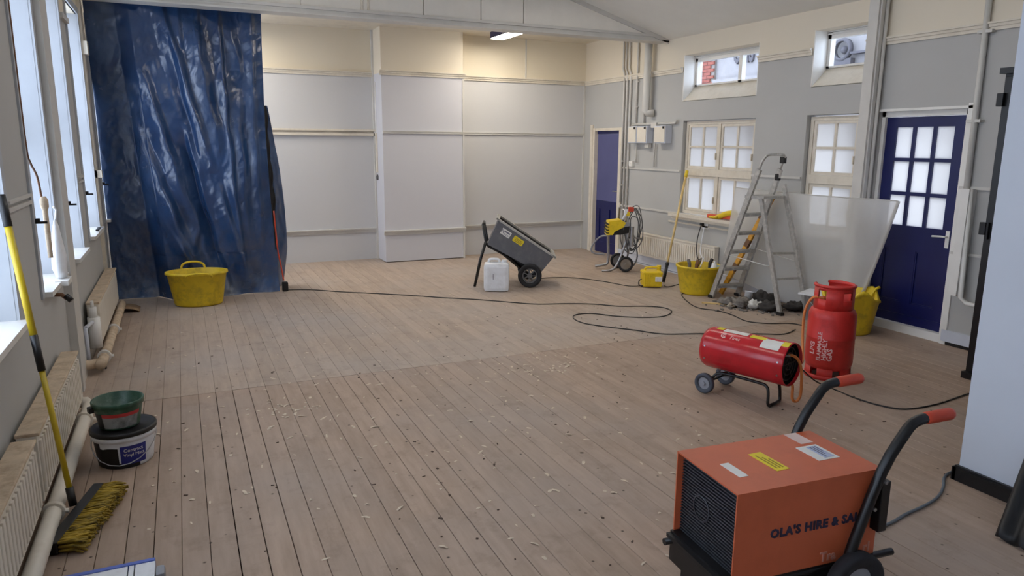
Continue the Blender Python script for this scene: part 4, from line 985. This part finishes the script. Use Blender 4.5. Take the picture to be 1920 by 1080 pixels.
# ================================================================== GAS BOTTLE
t = thing('gas_bottle', 'tall red gas bottle with collar standing behind the red heater', 'gas bottle', (4.34,3.747,0), 0)
R_ = .168
MB().lathe([(0,.055),(.10,.058),(R_*.93,.08),(R_,.12),(R_,.30),(R_+.002,.305),(R_+.002,.315),(R_,.32),(R_,.455),(R_*.985,.485),(R_*.90,.515),(R_*.72,.535),(0,.545)], 48).build('body', REDGAS, t)
b = MB(); n = 6
for k in range(n):
    a0 = 2*PI*k/n+.25; b.lathe([(.145,0),(.16,0),(.16,.085),(.145,.085),(.145,0)], 8, a0=a0, a1=a0+2*PI/n*.66)
b.lathe([(.143,0),(.164,0),(.164,.03),(.143,.03),(.143,0)], 40); b.build('foot_ring', REDGAS, t)
# collar with openings
co = MB(); rc = .135
def arc(a0, a1, z0, z1, k=10): co.lathe([(rc-.006,z0),(rc+.004,z0),(rc+.004,z1),(rc-.006,z1),(rc-.006,z0)], k, a0=math.radians(a0), a1=math.radians(a1))
# camera lies at about -139 deg; openings left (-185..-165), right (-110..-85) and the back gap
arc(-235,-190,.52,.69); arc(-190,-162,.52,.60); arc(-190,-162,.665,.69); arc(-162,-112,.52,.69,14); arc(-112,-80,.52,.60); arc(-112,-80,.655,.69); arc(-80,20,.52,.69,20)
arc(20,60,.52,.71); arc(60,125,.52,.58)
co.build('collar', REDGAS, t)
rl = MB(); rl.lathe([(rc-.012,.688),(rc+.010,.688),(rc+.012,.70),(rc-.002,.708),(rc-.014,.70),(rc-.012,.688)], 44, a0=math.radians(-235), a1=math.radians(62)); rl.build('collar_rim', REDGAS, t)
MB().cyl(.03,.54,.60,14).cyl(.02,.60,.65,12).build('valve', mat('brass',(190,150,70),.35,metal=.8), t)
MB().cyl(.035,.63,.66,12).tube([(0,0,.61),(-.06,-.03,.61),(-.10,-.01,.60)], .014, 8).build('regulator', mat('brass',(190,150,70)), t)
MB().box((-.105,-.075,.60),(-.085,-.02,.66), RZ(.25)).build('tag', YPAPER, t)
def wrap(rad, ang0): 
    def fn(x, y, z):
        a = math.radians(ang0) + x/rad; return ((rad+.001+z)*math.cos(a), (rad+.001+z)*math.sin(a), y)
    return fn
# camera side lettering, printed sideways up the bottle
def sideways(vs, cz): return vs
def gas_text(s, size, ang, cz, sp=1.0):
    vs, fs = text_mb(s, size, .0008, sp, .0012); f_ = wrap(R_, ang)
    b = MB(); b.add([f_(-y, x+cz, z) for x, y, z in vs], fs); return b.build('lettering', WINK, t, recalc=False)
gas_text('FLAMMABLE', .040, -163, .255); gas_text('HIGHLY', .046, -150, .235); gas_text('LPG', .055, -182, .235); gas_text('GAS', .05, -137, .20)
hs = MB().tube([(-.10,.0,.60),(-.15,.06,.60),(-.185,.09,.50),(-.20,.08,.34),(-.27,.0,.22),(-.42,-.14,.19),(-.60,-.24,.25),(-.70,-.30,.30)], .0095, 8, 6); 
tag(hs.build('gas_hose', ORHOSE), 'orange gas hose from the red gas bottle to the heater', 'hose').location = (4.34,3.747,0)

# ================================================================== RED GAS HEATER
hx, hy = 3.431, 3.612; ang = math.atan2(-.945,.327)
t = thing('gas_heater', 'red cylindrical gas space heater on two wheels and a black stand', 'heater', (hx,hy,0), ang)
Rr, LEN, HZ = .146, .61, .302
MX = T(0,0,HZ) @ RY(PI/2)       # cylinder axis along local +x ; local z of lathe -> x
MB().lathe([(Rr*.80,-LEN/2-.004),(Rr*.93,-LEN/2),(Rr,-LEN/2+.03),(Rr,LEN/2-.01),(Rr*.985,LEN/2),(Rr*.96,LEN/2),(Rr*.96,LEN/2-.16)], 48, MX).build('shell', RED, t)
MB().lathe([(0,-LEN/2+.02),(Rr*.80,-LEN/2+.0)], 32, MX).build('rear_guard', BLACKM, t)
MB().lathe([(0,LEN/2-.13),(Rr*.94,LEN/2-.14),(Rr*.945,LEN/2-.02)], 36, MX).build('burner_liner', BLACKM, t)
g = MB(); [g.lathe([(r-.003,LEN/2-.03),(r+.003,LEN/2-.03),(r+.003,LEN/2-.026),(r-.003,LEN/2-.026),(r-.003,LEN/2-.03)], 28, MX) for r in (.04,.075,.11)]; [g.box((-.003,.0,LEN/2-.03),(.003,Rr*.95,LEN/2-.026), MX @ RZ(k*PI/3)) for k in range(6)]; g.build('outlet_grille', BLACKM, t)
fz = HZ-Rr
st = MB()
for s in (-1,1):
    st.tube([(-LEN/2+.06,s*.11,.075),(-LEN/2+.10,s*.09,.12),(-LEN/2+.15,s*.07,fz-.006),(.10,s*.07,fz-.006),(.175,s*.075,fz-.014),(.195,s*.08,.10),(.20,s*.085,.03),(.205,s*.072,.012)], .0105, 8, 3)
st.tube([(.205,-.075,.012),(.207,0,.0115),(.205,.075,.012)], .0105, 8); st.build('stand', BLACKM, t)
MB().tube([(-LEN/2+.06,-.135,.072),(-LEN/2+.06,.135,.072)], .009, 8).build('axle', BLACKM, t)
for s in (-1,1): wheel(t, T(-LEN/2+.06,s*.14,.072) @ RX(PI/2), .072, .036, tread=mat('wheel_grey',(74,78,88),.6), hubm=mat('hub_pale',(150,152,160),.5), hr=.6)
def onshell(name, x0, x1, a0, a1, m, par, lift=.001):
    b = MB(); n = 8; vs = []
    for i in range(n+1):
        a = math.radians(a0+(a1-a0)*i/n); y, z = (Rr+lift)*math.cos(a), (Rr+lift)*math.sin(a)+HZ; vs += [(x0,y,z),(x1,y,z)]
    b.add(vs, [(2*i,2*i+1,2*i+3,2*i+2) for i in range(n)], True); return b.build(name, m, par)
# near side of the shell faces local -y (towards the camera side)
SIDE = -1
def A_(deg): return 180-deg                        # degrees measured up from the near side horizon
onshell('yellow_sticker', -.24,-.19, A_(78), A_(98), YPAPER, t); onshell('white_sticker', -.18,-.0, A_(72), A_(92), PAPER, t)
onshell('yellow_sticker', .02,.13, A_(70), A_(86), YPAPER, t); ws = onshell('white_sticker', .12,.25, A_(44), A_(80), PAPER, t); onshell('yellow_sticker', .25,.298, A_(62), A_(84), YPAPER, t)
def shell_text(s, size, x, deg, m):
    vs, fs = text_mb(s, size, .0008); b = MB()
    out = []
    for u, v, w in vs:
        a = math.radians(A_(deg)) - v/Rr; out.append((x+u, (Rr+.001+w)*math.cos(a), (Rr+.001+w)*math.sin(a)+HZ))
    b.add(out, fs); return b.build('lettering', m, t, recalc=False)
shell_text('C', .062, -.155, 55, WINK); shell_text('G', .034, -.15, 55, WINK); shell_text('Fires', .038, -.065, 53, WINK)
MB().tube([(.18,-.06,HZ+.06),(.25,-.11,HZ+.08),(.29,-.02,HZ+.06)], .007, 7, 4).build('thermocouple', STEEL, t)
MB().tube([(.24,-.05,HZ+.06),(.30,.02,HZ+.055),(.322,.085,HZ-.02),(.322,.12,.15),(.315,.135,.06),(.30,.115,.022),(.285,.085,.045),(.285,.075,.13),(.27,.07,.17)], .0095, 8, 5).build('hose_tail', ORHOSE, t)
for x in (-.26,.27):
    for a in (20,-15): MB().cyl(.006,Rr-.002,Rr+.004,8, T(x,0,HZ) @ RX(0) @ Matrix.Rotation(math.radians(a),4,'X') @ RX(PI/2)).build('screw', STEEL, t)

# ================================================================== ORANGE HEATER TROLLEY
bx = Vector((1.6495,1.740,0)); ua = math.atan2(1.685-1.740, 2.287-1.65)
t = thing('electric_heater', 'orange box electric heater on a black two wheeled trolley in the foreground', 'heater', (bx.x,bx.y,0), ua)
Lx, Wy, Z0, Z1 = .64, .378, .185, .53     # local x: grille end (0) -> handle end, y: near (0) -> far
th = .006
b = MB(); b.box((0,0,Z1-th),(Lx,Wy,Z1)); b.box((0,0,Z0),(Lx,th,Z1-th)); b.box((0,Wy-th,Z0),(Lx,Wy,Z1-th)); b.box((Lx-th,th,Z0),(Lx,Wy-th,Z1-th)); b.build('casing', ORANGE, t)
gr = MB().box((.035,th,Z0+.01),(.045,Wy-th,Z1-th)); gr = gr.build('grille', BLACKM, t)
for i in range(26): MB().box((.024,th+.002,Z0+.015+i*.0125),(.034,Wy-th-.002,Z0+.0205+i*.0125)).build('grille_bar', GRILLE, gr)
b = MB(); 
for i in range(30): b.box((.0335,th+.006+i*.0122,Z0+.012),(.037,th+.0075+i*.0122,Z1-th-.004))
b.build('grille_mesh', GRILLE, gr)
MB().lathe([(.046,0),(.052,0),(.052,.004),(.046,.004),(.046,0)], 28, T(.0215,Wy*.62,Z0+.17) @ RY(PI/2)).build('badge_ring', GRILLE, t)
b = MB(); b.box((-.012,.0,.10),(.03,Wy,Z0+.012)); b.box((.0,-.0,.10),(Lx,Wy,Z0)); b.box((-.012,.0,.07),(.05,Wy,.102)); b.build('base_tray', BLACKM, t)
b = MB().box((-.03,.0,.185),(.024,Wy,.20), T(0,0,-.012) @ RY(-.0)); b.build('lip', BLACKP, t)
MB().tube([(-.045,Wy-.01,.155),(.5,Wy-.01,.155)], .014, 8).build('rail', BLACKM, t); MB().tube([(.1,.01,.165),(.745,.01,.165)], .014, 8).build('rail', BLACKM, t)
for y in (-.028, Wy+.028):
    hb = MB().tube([(.487,y,.16),(.50,y,.24),(.606,y,.535),(.690,y,.665),(.725,y,.703),(.76,y,.715),(.79,y,.718)], .0205, 10, 3).build('handle_bar', BLACKM, t)
    MB().tube([(.785,y,.718),(.80,y,.7185),(.905,y,.721),(.918,y,.721)], [.021,.024,.024,.020], 10).build('grip', ORGRIP, hb)
    bz = MB(); bz.cyl(.007,-.003,.003,8, T(.61,y-.021,.50) @ RX(PI/2)); bz.cyl(.007,-.003,.003,8, T(.57,y-.021,.40) @ RX(PI/2)); bz.build('bolt', STEEL, hb)
    br = MB().box((.575,y-.012,.33),(.645,y+.012,.545), T(.03,0,0)); 
MB().box((.60,-.045,.30),(.64,-.005,.50), T(0,0,0), bev=.004).build('bracket', BLACKM, t)
for y in (-.055, Wy+.055): wheel(t, T(.505,y,.122) @ RX(PI/2), .122, .055, hubm=MIDGREY, hr=.55)
MB().tube([(.505,-.06,.122),(.505,Wy+.06,.122)], .012, 8).build('axle', BLACKM, t)
MB().box((.02,.04,0),(.06,Wy-.04,.10)).build('front_foot', BLACKM, t)
def top_label(x, y, w, d, a, m, nm):
    M = T(x,y,Z1) @ RZ(a); return MB().box((-w/2,-d/2,0),(w/2,d/2,.0015), M).build(nm, m, t), M
def lab_from(p):                      # corners given as (lx, ly)
    return p
top_label(.105,.165,.038,.115,.03,PAPER,'white_label')
yl, M = top_label(.275,.185,.058,.155,.06,YPAPER,'yellow_label'); b = MB(); [b.box((-.016+i*.014,-.06,.0015),(-.010+i*.014,.055-.02*i,.0025), M) for i in range(3)]; b.build('print', mat('ochre_ink',(160,140,30)), yl)
top_label(.535,.325,.06,.10,.02,mat('worn_label',(214,188,180),.5),'white_label')
wl_, M = top_label(.51,.19,.10,.125,.02,PAPER,'white_label'); MB().box((-.01,-.05,.0015),(.036,.05,.003), M).build('print', mat('pale_blue_ink',(168,178,205),.5), wl_)
b = MB(); [b.box((.0+i*.012,-.045+.02*i,.003),(.005+i*.012,.045,.0035), M) for i in range(3)]; b.build('print', INKG, wl_)
lettering('stencil', "OLA'S HIRE & SALES", .046, INK, t, FACE(T(.375,-.0012,.352)), spacing=1.12, bold=.002)
lettering('stencil', 'Tra', .052, mat('faded_white_ink',(206,140,120),.6), t, FACE(T(.42,-.0012,.215)), bold=.001); lettering('stencil', 'rl', .056, MATS['faded_white_ink'], t, FACE(T(.60,-.0012,.218)), bold=.001)

# ================================================================== BUCKETS AT LEFT
t = thing('paint_tub', 'white paint tub with black lid and blue label on the floor near the left radiator', 'paint tub', (-.385,4.20,0), math.radians(-8))
prf = [(0,0),(.130,0),(.134,.01),(.150,.155),(.150,.165)]
MB().lathe(prf, 44).build('body', WHITEP, t)
MB().lathe([(.150,.150),(.158,.150),(.158,.178),(.150,.182)], 44).build('rim', WHITEP, t)
MB().lathe([(.150,.178),(.162,.178),(.162,.198),(.150,.203),(.14,.195),(0,.195)], 44).build('lid', BLACKP, t)
def patch(a0, a1, z0, z1, m, nm, lift=.0012, wob=0):
    b = MB(); n = 12; k = 5; vs = []
    for i in range(n+1):
        a = math.radians(a0+(a1-a0)*i/n)
        for j in range(k+1):
            z = z0+(z1-z0)*j/k; zz = max(z0, min(z1+.01, z + (wob*noise.noise(Vector((a*4,j*.0,7))) if j==k else 0))); r = .134+(.150-.134)*(zz-.01)/.145+lift
            vs.append((r*math.cos(a), r*math.sin(a), zz))
    b.add(vs, [(i*(k+1)+j, (i+1)*(k+1)+j, (i+1)*(k+1)+j+1, i*(k+1)+j+1) for i in range(n) for j in range(k)], True); return b.build(nm, m, t)
patch(-215,-92,.002,.118,BLACKP,'dark_patch',wob=.03); patch(-92,-50,.002,.03,BLACKP,'dark_patch',wob=.02); patch(-215,-130,.10,.148,BLACKP,'dark_patch')  # black patches round the left side and foot of the tub
bl = patch(-88,-37,.022,.128,BLUELBL,'blue_label',.0022)
def tub_text(s, size, deg, z, m, r=.150):
    vs, fs = text_mb(s, size, .0005); b = MB()
    b.add([((r+.0015+w)*math.cos(math.radians(deg)+u/r), (r+.0015+w)*math.sin(math.radians(deg)+u/r), z+v) for u, v, w in vs], fs); return b.build('print', m, bl, recalc=False)
tub_text('Contract', .026, -63, .103, PAPER, .1465); tub_text('Vinyl Matt', .025, -62, .076, PAPER, .1435)
MB().tube([(.16*math.cos(a), .16*math.sin(a), .15-.12*math.sin((a+PI))) for a in [PI+PI*i/10 for i in range(11)]], .003, 6).build('wire_handle', STEEL, t)
t = thing('paint_kettle', 'small open green bucket standing on top of the paint tub', 'bucket', (-.40,4.20,.203), math.radians(-8))
MB().lathe([(0,0),(.095,0),(.098,.008),(.118,.115),(.118,.118),(.126,.12),(.128,.145),(.124,.149),(.118,.145),(.094,.012),(0,.008)], 40).build('body', GREENP, t)
def kp(a0, a1, z0, z1, m, nm):
    b = MB(); n = 10; vs = []
    for i in range(n+1):
        a = math.radians(a0+(a1-a0)*i/n)
        for z in (z0,z1): r = .098+.02*(z-.008)/.107+.0012; vs.append((r*math.cos(a), r*math.sin(a), z))
    b.add(vs, [(2*i,2*i+2,2*i+3,2*i+1) for i in range(n)], True); return b.build(nm, m, t)
kp(-125,-25,.012,.075,mat('grey_label',(150,150,148),.5,dirt=(60,70,66),dirt_amt=.8),'grey_label'); kp(-125,-20,.075,.095,REDLBL,'red_label')
kp(-150,-122,.010,.095,BLACKP,'paint_run')
MB().box((-.145,-.02,.10),(-.12,.02,.13), RZ(.5), bev=.004).build('handle_lug', BLACKP, t)

# ================================================================== BROOM
t = thing('push_broom', 'broom with yellow and black telescopic handle leaning on the left wall', 'broom', (-.52,3.52,0))
p0, p1 = Vector((-.567,3.615,.05)), Vector((-.742,3.90,1.46))
def seg(a, b, r, m, nm): return MB().tube([p0.lerp(p1,a), p0.lerp(p1,b)], r, 12).build(nm, m, t, world=True)
seg(.04,.46,.0125,YHANDLE,'lower_pole'); seg(.44,.555,.0165,BLACKP,'lock_collar'); seg(.55,.91,.0155,YHANDLE,'upper_pole'); seg(.90,1.0,.0175,BLACKP,'grip'); seg(0,.06,.017,BLACKP,'socket')
c0, c1 = Vector((-.560,3.25,0)), Vector((-.430,3.79,0)); d = (c1-c0).normalized(); nrm = Vector((-d.y,d.x,0))   # nrm points to the wall side
def hb(mb, a0, a1, z0, z1, l0=0, l1=None):
    l = (c1-c0).length if l1 is None else l1
    M = Matrix((d, nrm, Vector((0,0,1)))).transposed().to_4x4(); M.translation = c0; return mb.box((l0,a0,z0),(l,a1,z1), M, bev=.006)
hb(MB(), .025, .075, .006, .06).build('stock', BLACKP, t, world=True)
M = Matrix((d, nrm, Vector((0,0,1)))).transposed().to_4x4(); M.translation = c0
for i in range(30):
    l = .012+i*.0182; bb = MB()
    for j in range(3):
        z = .018+.018*j; 
        for q in range(3):
            bb.tube([(l+random.uniform(-.004,.004),.026,z),(l+random.uniform(-.012,.012),-.03,z+random.uniform(-.004,.008)),(l+random.uniform(-.018,.018),-.075+random.uniform(-.01,.006),max(.006,z+random.uniform(-.014,.012)))], [.006,.0065,.004], 5, M=M)
    bb.build('bristle_tuft', BRIST, t, world=True)

# ================================================================== WHITE PANEL, SHOVEL, CABINET
t = thing('white_panel_pack', 'white boarded panel with a blue edge lying at the bottom left picture edge', 'panel', (-.42,2.6,0))
for i, (x0, x1) in enumerate(((-.585,-.30),(-.295,-.278),(-.273,-.205))): MB().box((x0,2.2,.0),(x1,2.885,.095)).build('board', WHITEP, t, world=True)
MB().box((-.585,2.885,.0),(-.205,2.905,.10), bev=.003).build('blue_edge', mat('blue_edge_trim',(92,112,190),.45), t, world=True)
MB().box((-.203,2.79,.03),(-.17,2.86,.09), bev=.012).build('end_cap', MIDGREY, t, world=True); MB().box((-.203,2.6,.0),(-.17,2.80,.05), bev=.01).build('end_clip', BLACKP, t, world=True)
t = thing('dustpan_shovel', 'black ribbed plastic shovel blade leaning on the partition skirting', 'shovel', (3.25,1.6,0))
a0 = Vector((3.165,1.755,.012)); up = (Vector((3.50,1.86,.30))-a0); al = Vector((.0,-.40,0))
b = MB(); NXs = 32; vs = []
for j in range(9):
    for i in range(NXs+1):
        s, q = i/NXs, j/8; p = a0+al*s+up*q; n_ = Vector((-.62,0,.78)); p += n_*(.012*math.sin(s*2*PI*4.5)) + n_*(.02*(1-q)*0) ; p.z = max(.004,p.z); vs.append(p)
b.add(vs, [(j*(NXs+1)+i, j*(NXs+1)+i+1, (j+1)*(NXs+1)+i+1, (j+1)*(NXs+1)+i) for j in range(8) for i in range(NXs)], True)
o = b.build('blade', BLACKP, t, world=True); o.modifiers.new('t','SOLIDIFY').thickness = .008
MB().tube([a0+al*.5+up*.95, a0+al*.5+up*1.15+Vector((0,-.25,.25))], .016, 10).build('shaft', BLACKP, t, world=True)
t = thing('tall_cabinet', 'tall black cabinet against the right wall beside the partition', 'cabinet', (5.6,2.8,0))
MB().box((5.265,2.3,.04),(5.98,3.295,2.2)).build('body', BLACKM, t, world=True)
for a, b_ in ((2.31,2.785),(2.795,3.29)):
    dr = MB().box((5.255,a,.06),(5.27,b_,2.18), bev=.003).build('door', BLACKM, t, world=True)
    MB().box((5.235,b_-.035,1.05),(5.255,b_-.02,1.17)).build('handle', BLACKP, dr, world=True)
MB().box((5.225,2.28,2.2),(5.99,3.315,2.24)).build('top', BLACKM, t, world=True); MB().box((5.23,2.28,0),(5.99,3.305,.05)).build('plinth', BLACKM, t, world=True)
for z in (1.98,1.08): MB().box((5.225,3.27,z),(5.262,3.315,z+.09), bev=.005).build('hinge', BLACKP, t, world=True)

# ================================================================== FLAKES ON THE FLOOR
b = MB(); rnd = random.Random(3)
cl = [(0.55,5.3,.5),(1.1,3.9,.5),(2.3,4.6,.5),(1.4,2.9,.5),(0.2,4.2,.5),(2.7,4.9,.25),(2.2,3.3,.6),(.55,4.65,.12),(2.45,4.75,.15),(1.9,6.4,.8),(3.2,6.0,.8)]
for i in range(430):
    if rnd.random() < .75: c = rnd.choice(cl); x, y = rnd.gauss(c[0],c[2]), rnd.gauss(c[1],c[2])
    else: x, y = rnd.uniform(-.3,5.2), rnd.uniform(2.2,8)
    if not (-.5 < x < 5.2 and 2.2 < y < 9): continue
    l, w = rnd.uniform(.005,.022)*(1 if rnd.random()<.85 else 1.5), rnd.uniform(.003,.008); h = rnd.uniform(.001,.005); a = rnd.uniform(0,PI)
    M = T(x,y,.001) @ RZ(a)
    b.add([(-l,-w,0),(0,-w*1.3,h),(l,-w*.5,h*.6),(l,w,h*.3),(0,w*1.2,h*1.4),(-l,w*.7,h*.4)], [(0,1,4,5),(1,2,3,4)], False, M)
o = tag(b.build('paint_flakes', mat('flake_paint',(206,190,168),.7,var=.2,scale=40), recalc=False), 'pale paint flakes and wood shavings scattered over the floorboards', 'flakes'); o['kind'] = 'stuff'
b = MB()
for i in range(170):
    x, y = rnd.uniform(-.4,4.5), rnd.uniform(2.2,6.5); l, w = rnd.uniform(.003,.011), rnd.uniform(.002,.005)
    b.box((-l,-w,0),(l,w,.003), T(x,y,.0) @ RZ(rnd.uniform(0,PI)))
o = tag(b.build('dark_grit', mat('dark_grit_brown',(78,62,52),.9)), 'dark grit and splinters scattered over the floorboards', 'grit'); o['kind'] = 'stuff'

# ================================================================== OUTSIDE: STONE BUILDING ACROSS THE YARD
fx = 11.0
t = thing('stone_building', 'pale stone building with carved letters seen through the high windows', 'building', (fx+.5,10.5,0))
MB().box((fx+.06,3,-1),(fx+1.5,22,7.5)).build('wall', STONE, t, world=True)
def oc(y0,y1,z0,z1,th,m,nm): return MB().box((fx-th,y0,z0),(fx+.06,y1,z1)).build(nm, m, t, world=True)
for y in range(6): 
    for z in range(5): pass
oc(3,13.2,2.8,2.95,.05,STONE,'string_course'); oc(3,13.2,3.05,3.12,.12,STONE,'cornice'); oc(3,13.2,4.3,4.42,.12,STONE,'cornice')
vs, fs = text_mb('ORS', .78, .03, 1.05, .01); vs = [(x*.42,y,z) for x,y,z in vs]; MT = T(fx+.04,12.42,3.66) @ RZ(-PI/2) @ RX(PI/2); MB().add(vs, fs, False, MT).build('carved_letters', STONED, t, world=True, recalc=False)
b = MB().lathe([(.15,0),(.20,0),(.20,.08),(.15,.08),(.15,0)], 24, T(fx-.06,9.82,3.40) @ RY(PI/2) @ RZ(0), a0=0, a1=2*PI); b.build('carved_arch', STONED, t, world=True)
MB().lathe([(0,.05),(.05,.04),(.07,0)], 16, T(fx+.02,9.82,3.40) @ RY(-PI/2)).build('carved_boss', STONED, t, world=True)
oc(8.9,9.1,3.2,4.3,.1,STONED,'pilaster'); oc(8.75,9.60,3.30,3.34,.08,STONED,'ledge'); oc(10.1,10.6,3.34,3.38,.06,STONED,'ledge'); oc(9.6,10.1,3.12,3.24,.05,STONED,'carving_block')
bk = oc(13.3,14.3,-1,7.5,.0,MORTAR,'brick_pier')
bmesh_b = MB().box((-.02,-.105,-.032),(.02,.105,.032)); me = None
for r in range(34):
    for c in range(5):
        y = 13.4+c*.22+(.11 if r % 2 else 0); z = 2.6+r*.075
        if y > 14.3: continue
        if me is None: o = bmesh_b.build('brick', BRICKRED, bk); me = o.data
        else: o = link('brick', me, bk)
        inv = XF[t.name].inverted(); o.location = inv @ Vector((fx-.01, y, z))
yd = MB().box((6.35,2,-.4),(fx+1,23,-.3)).build('yard_ground', MORTAR); struct(yd, 'pale paved yard outside the windows', 'ground')
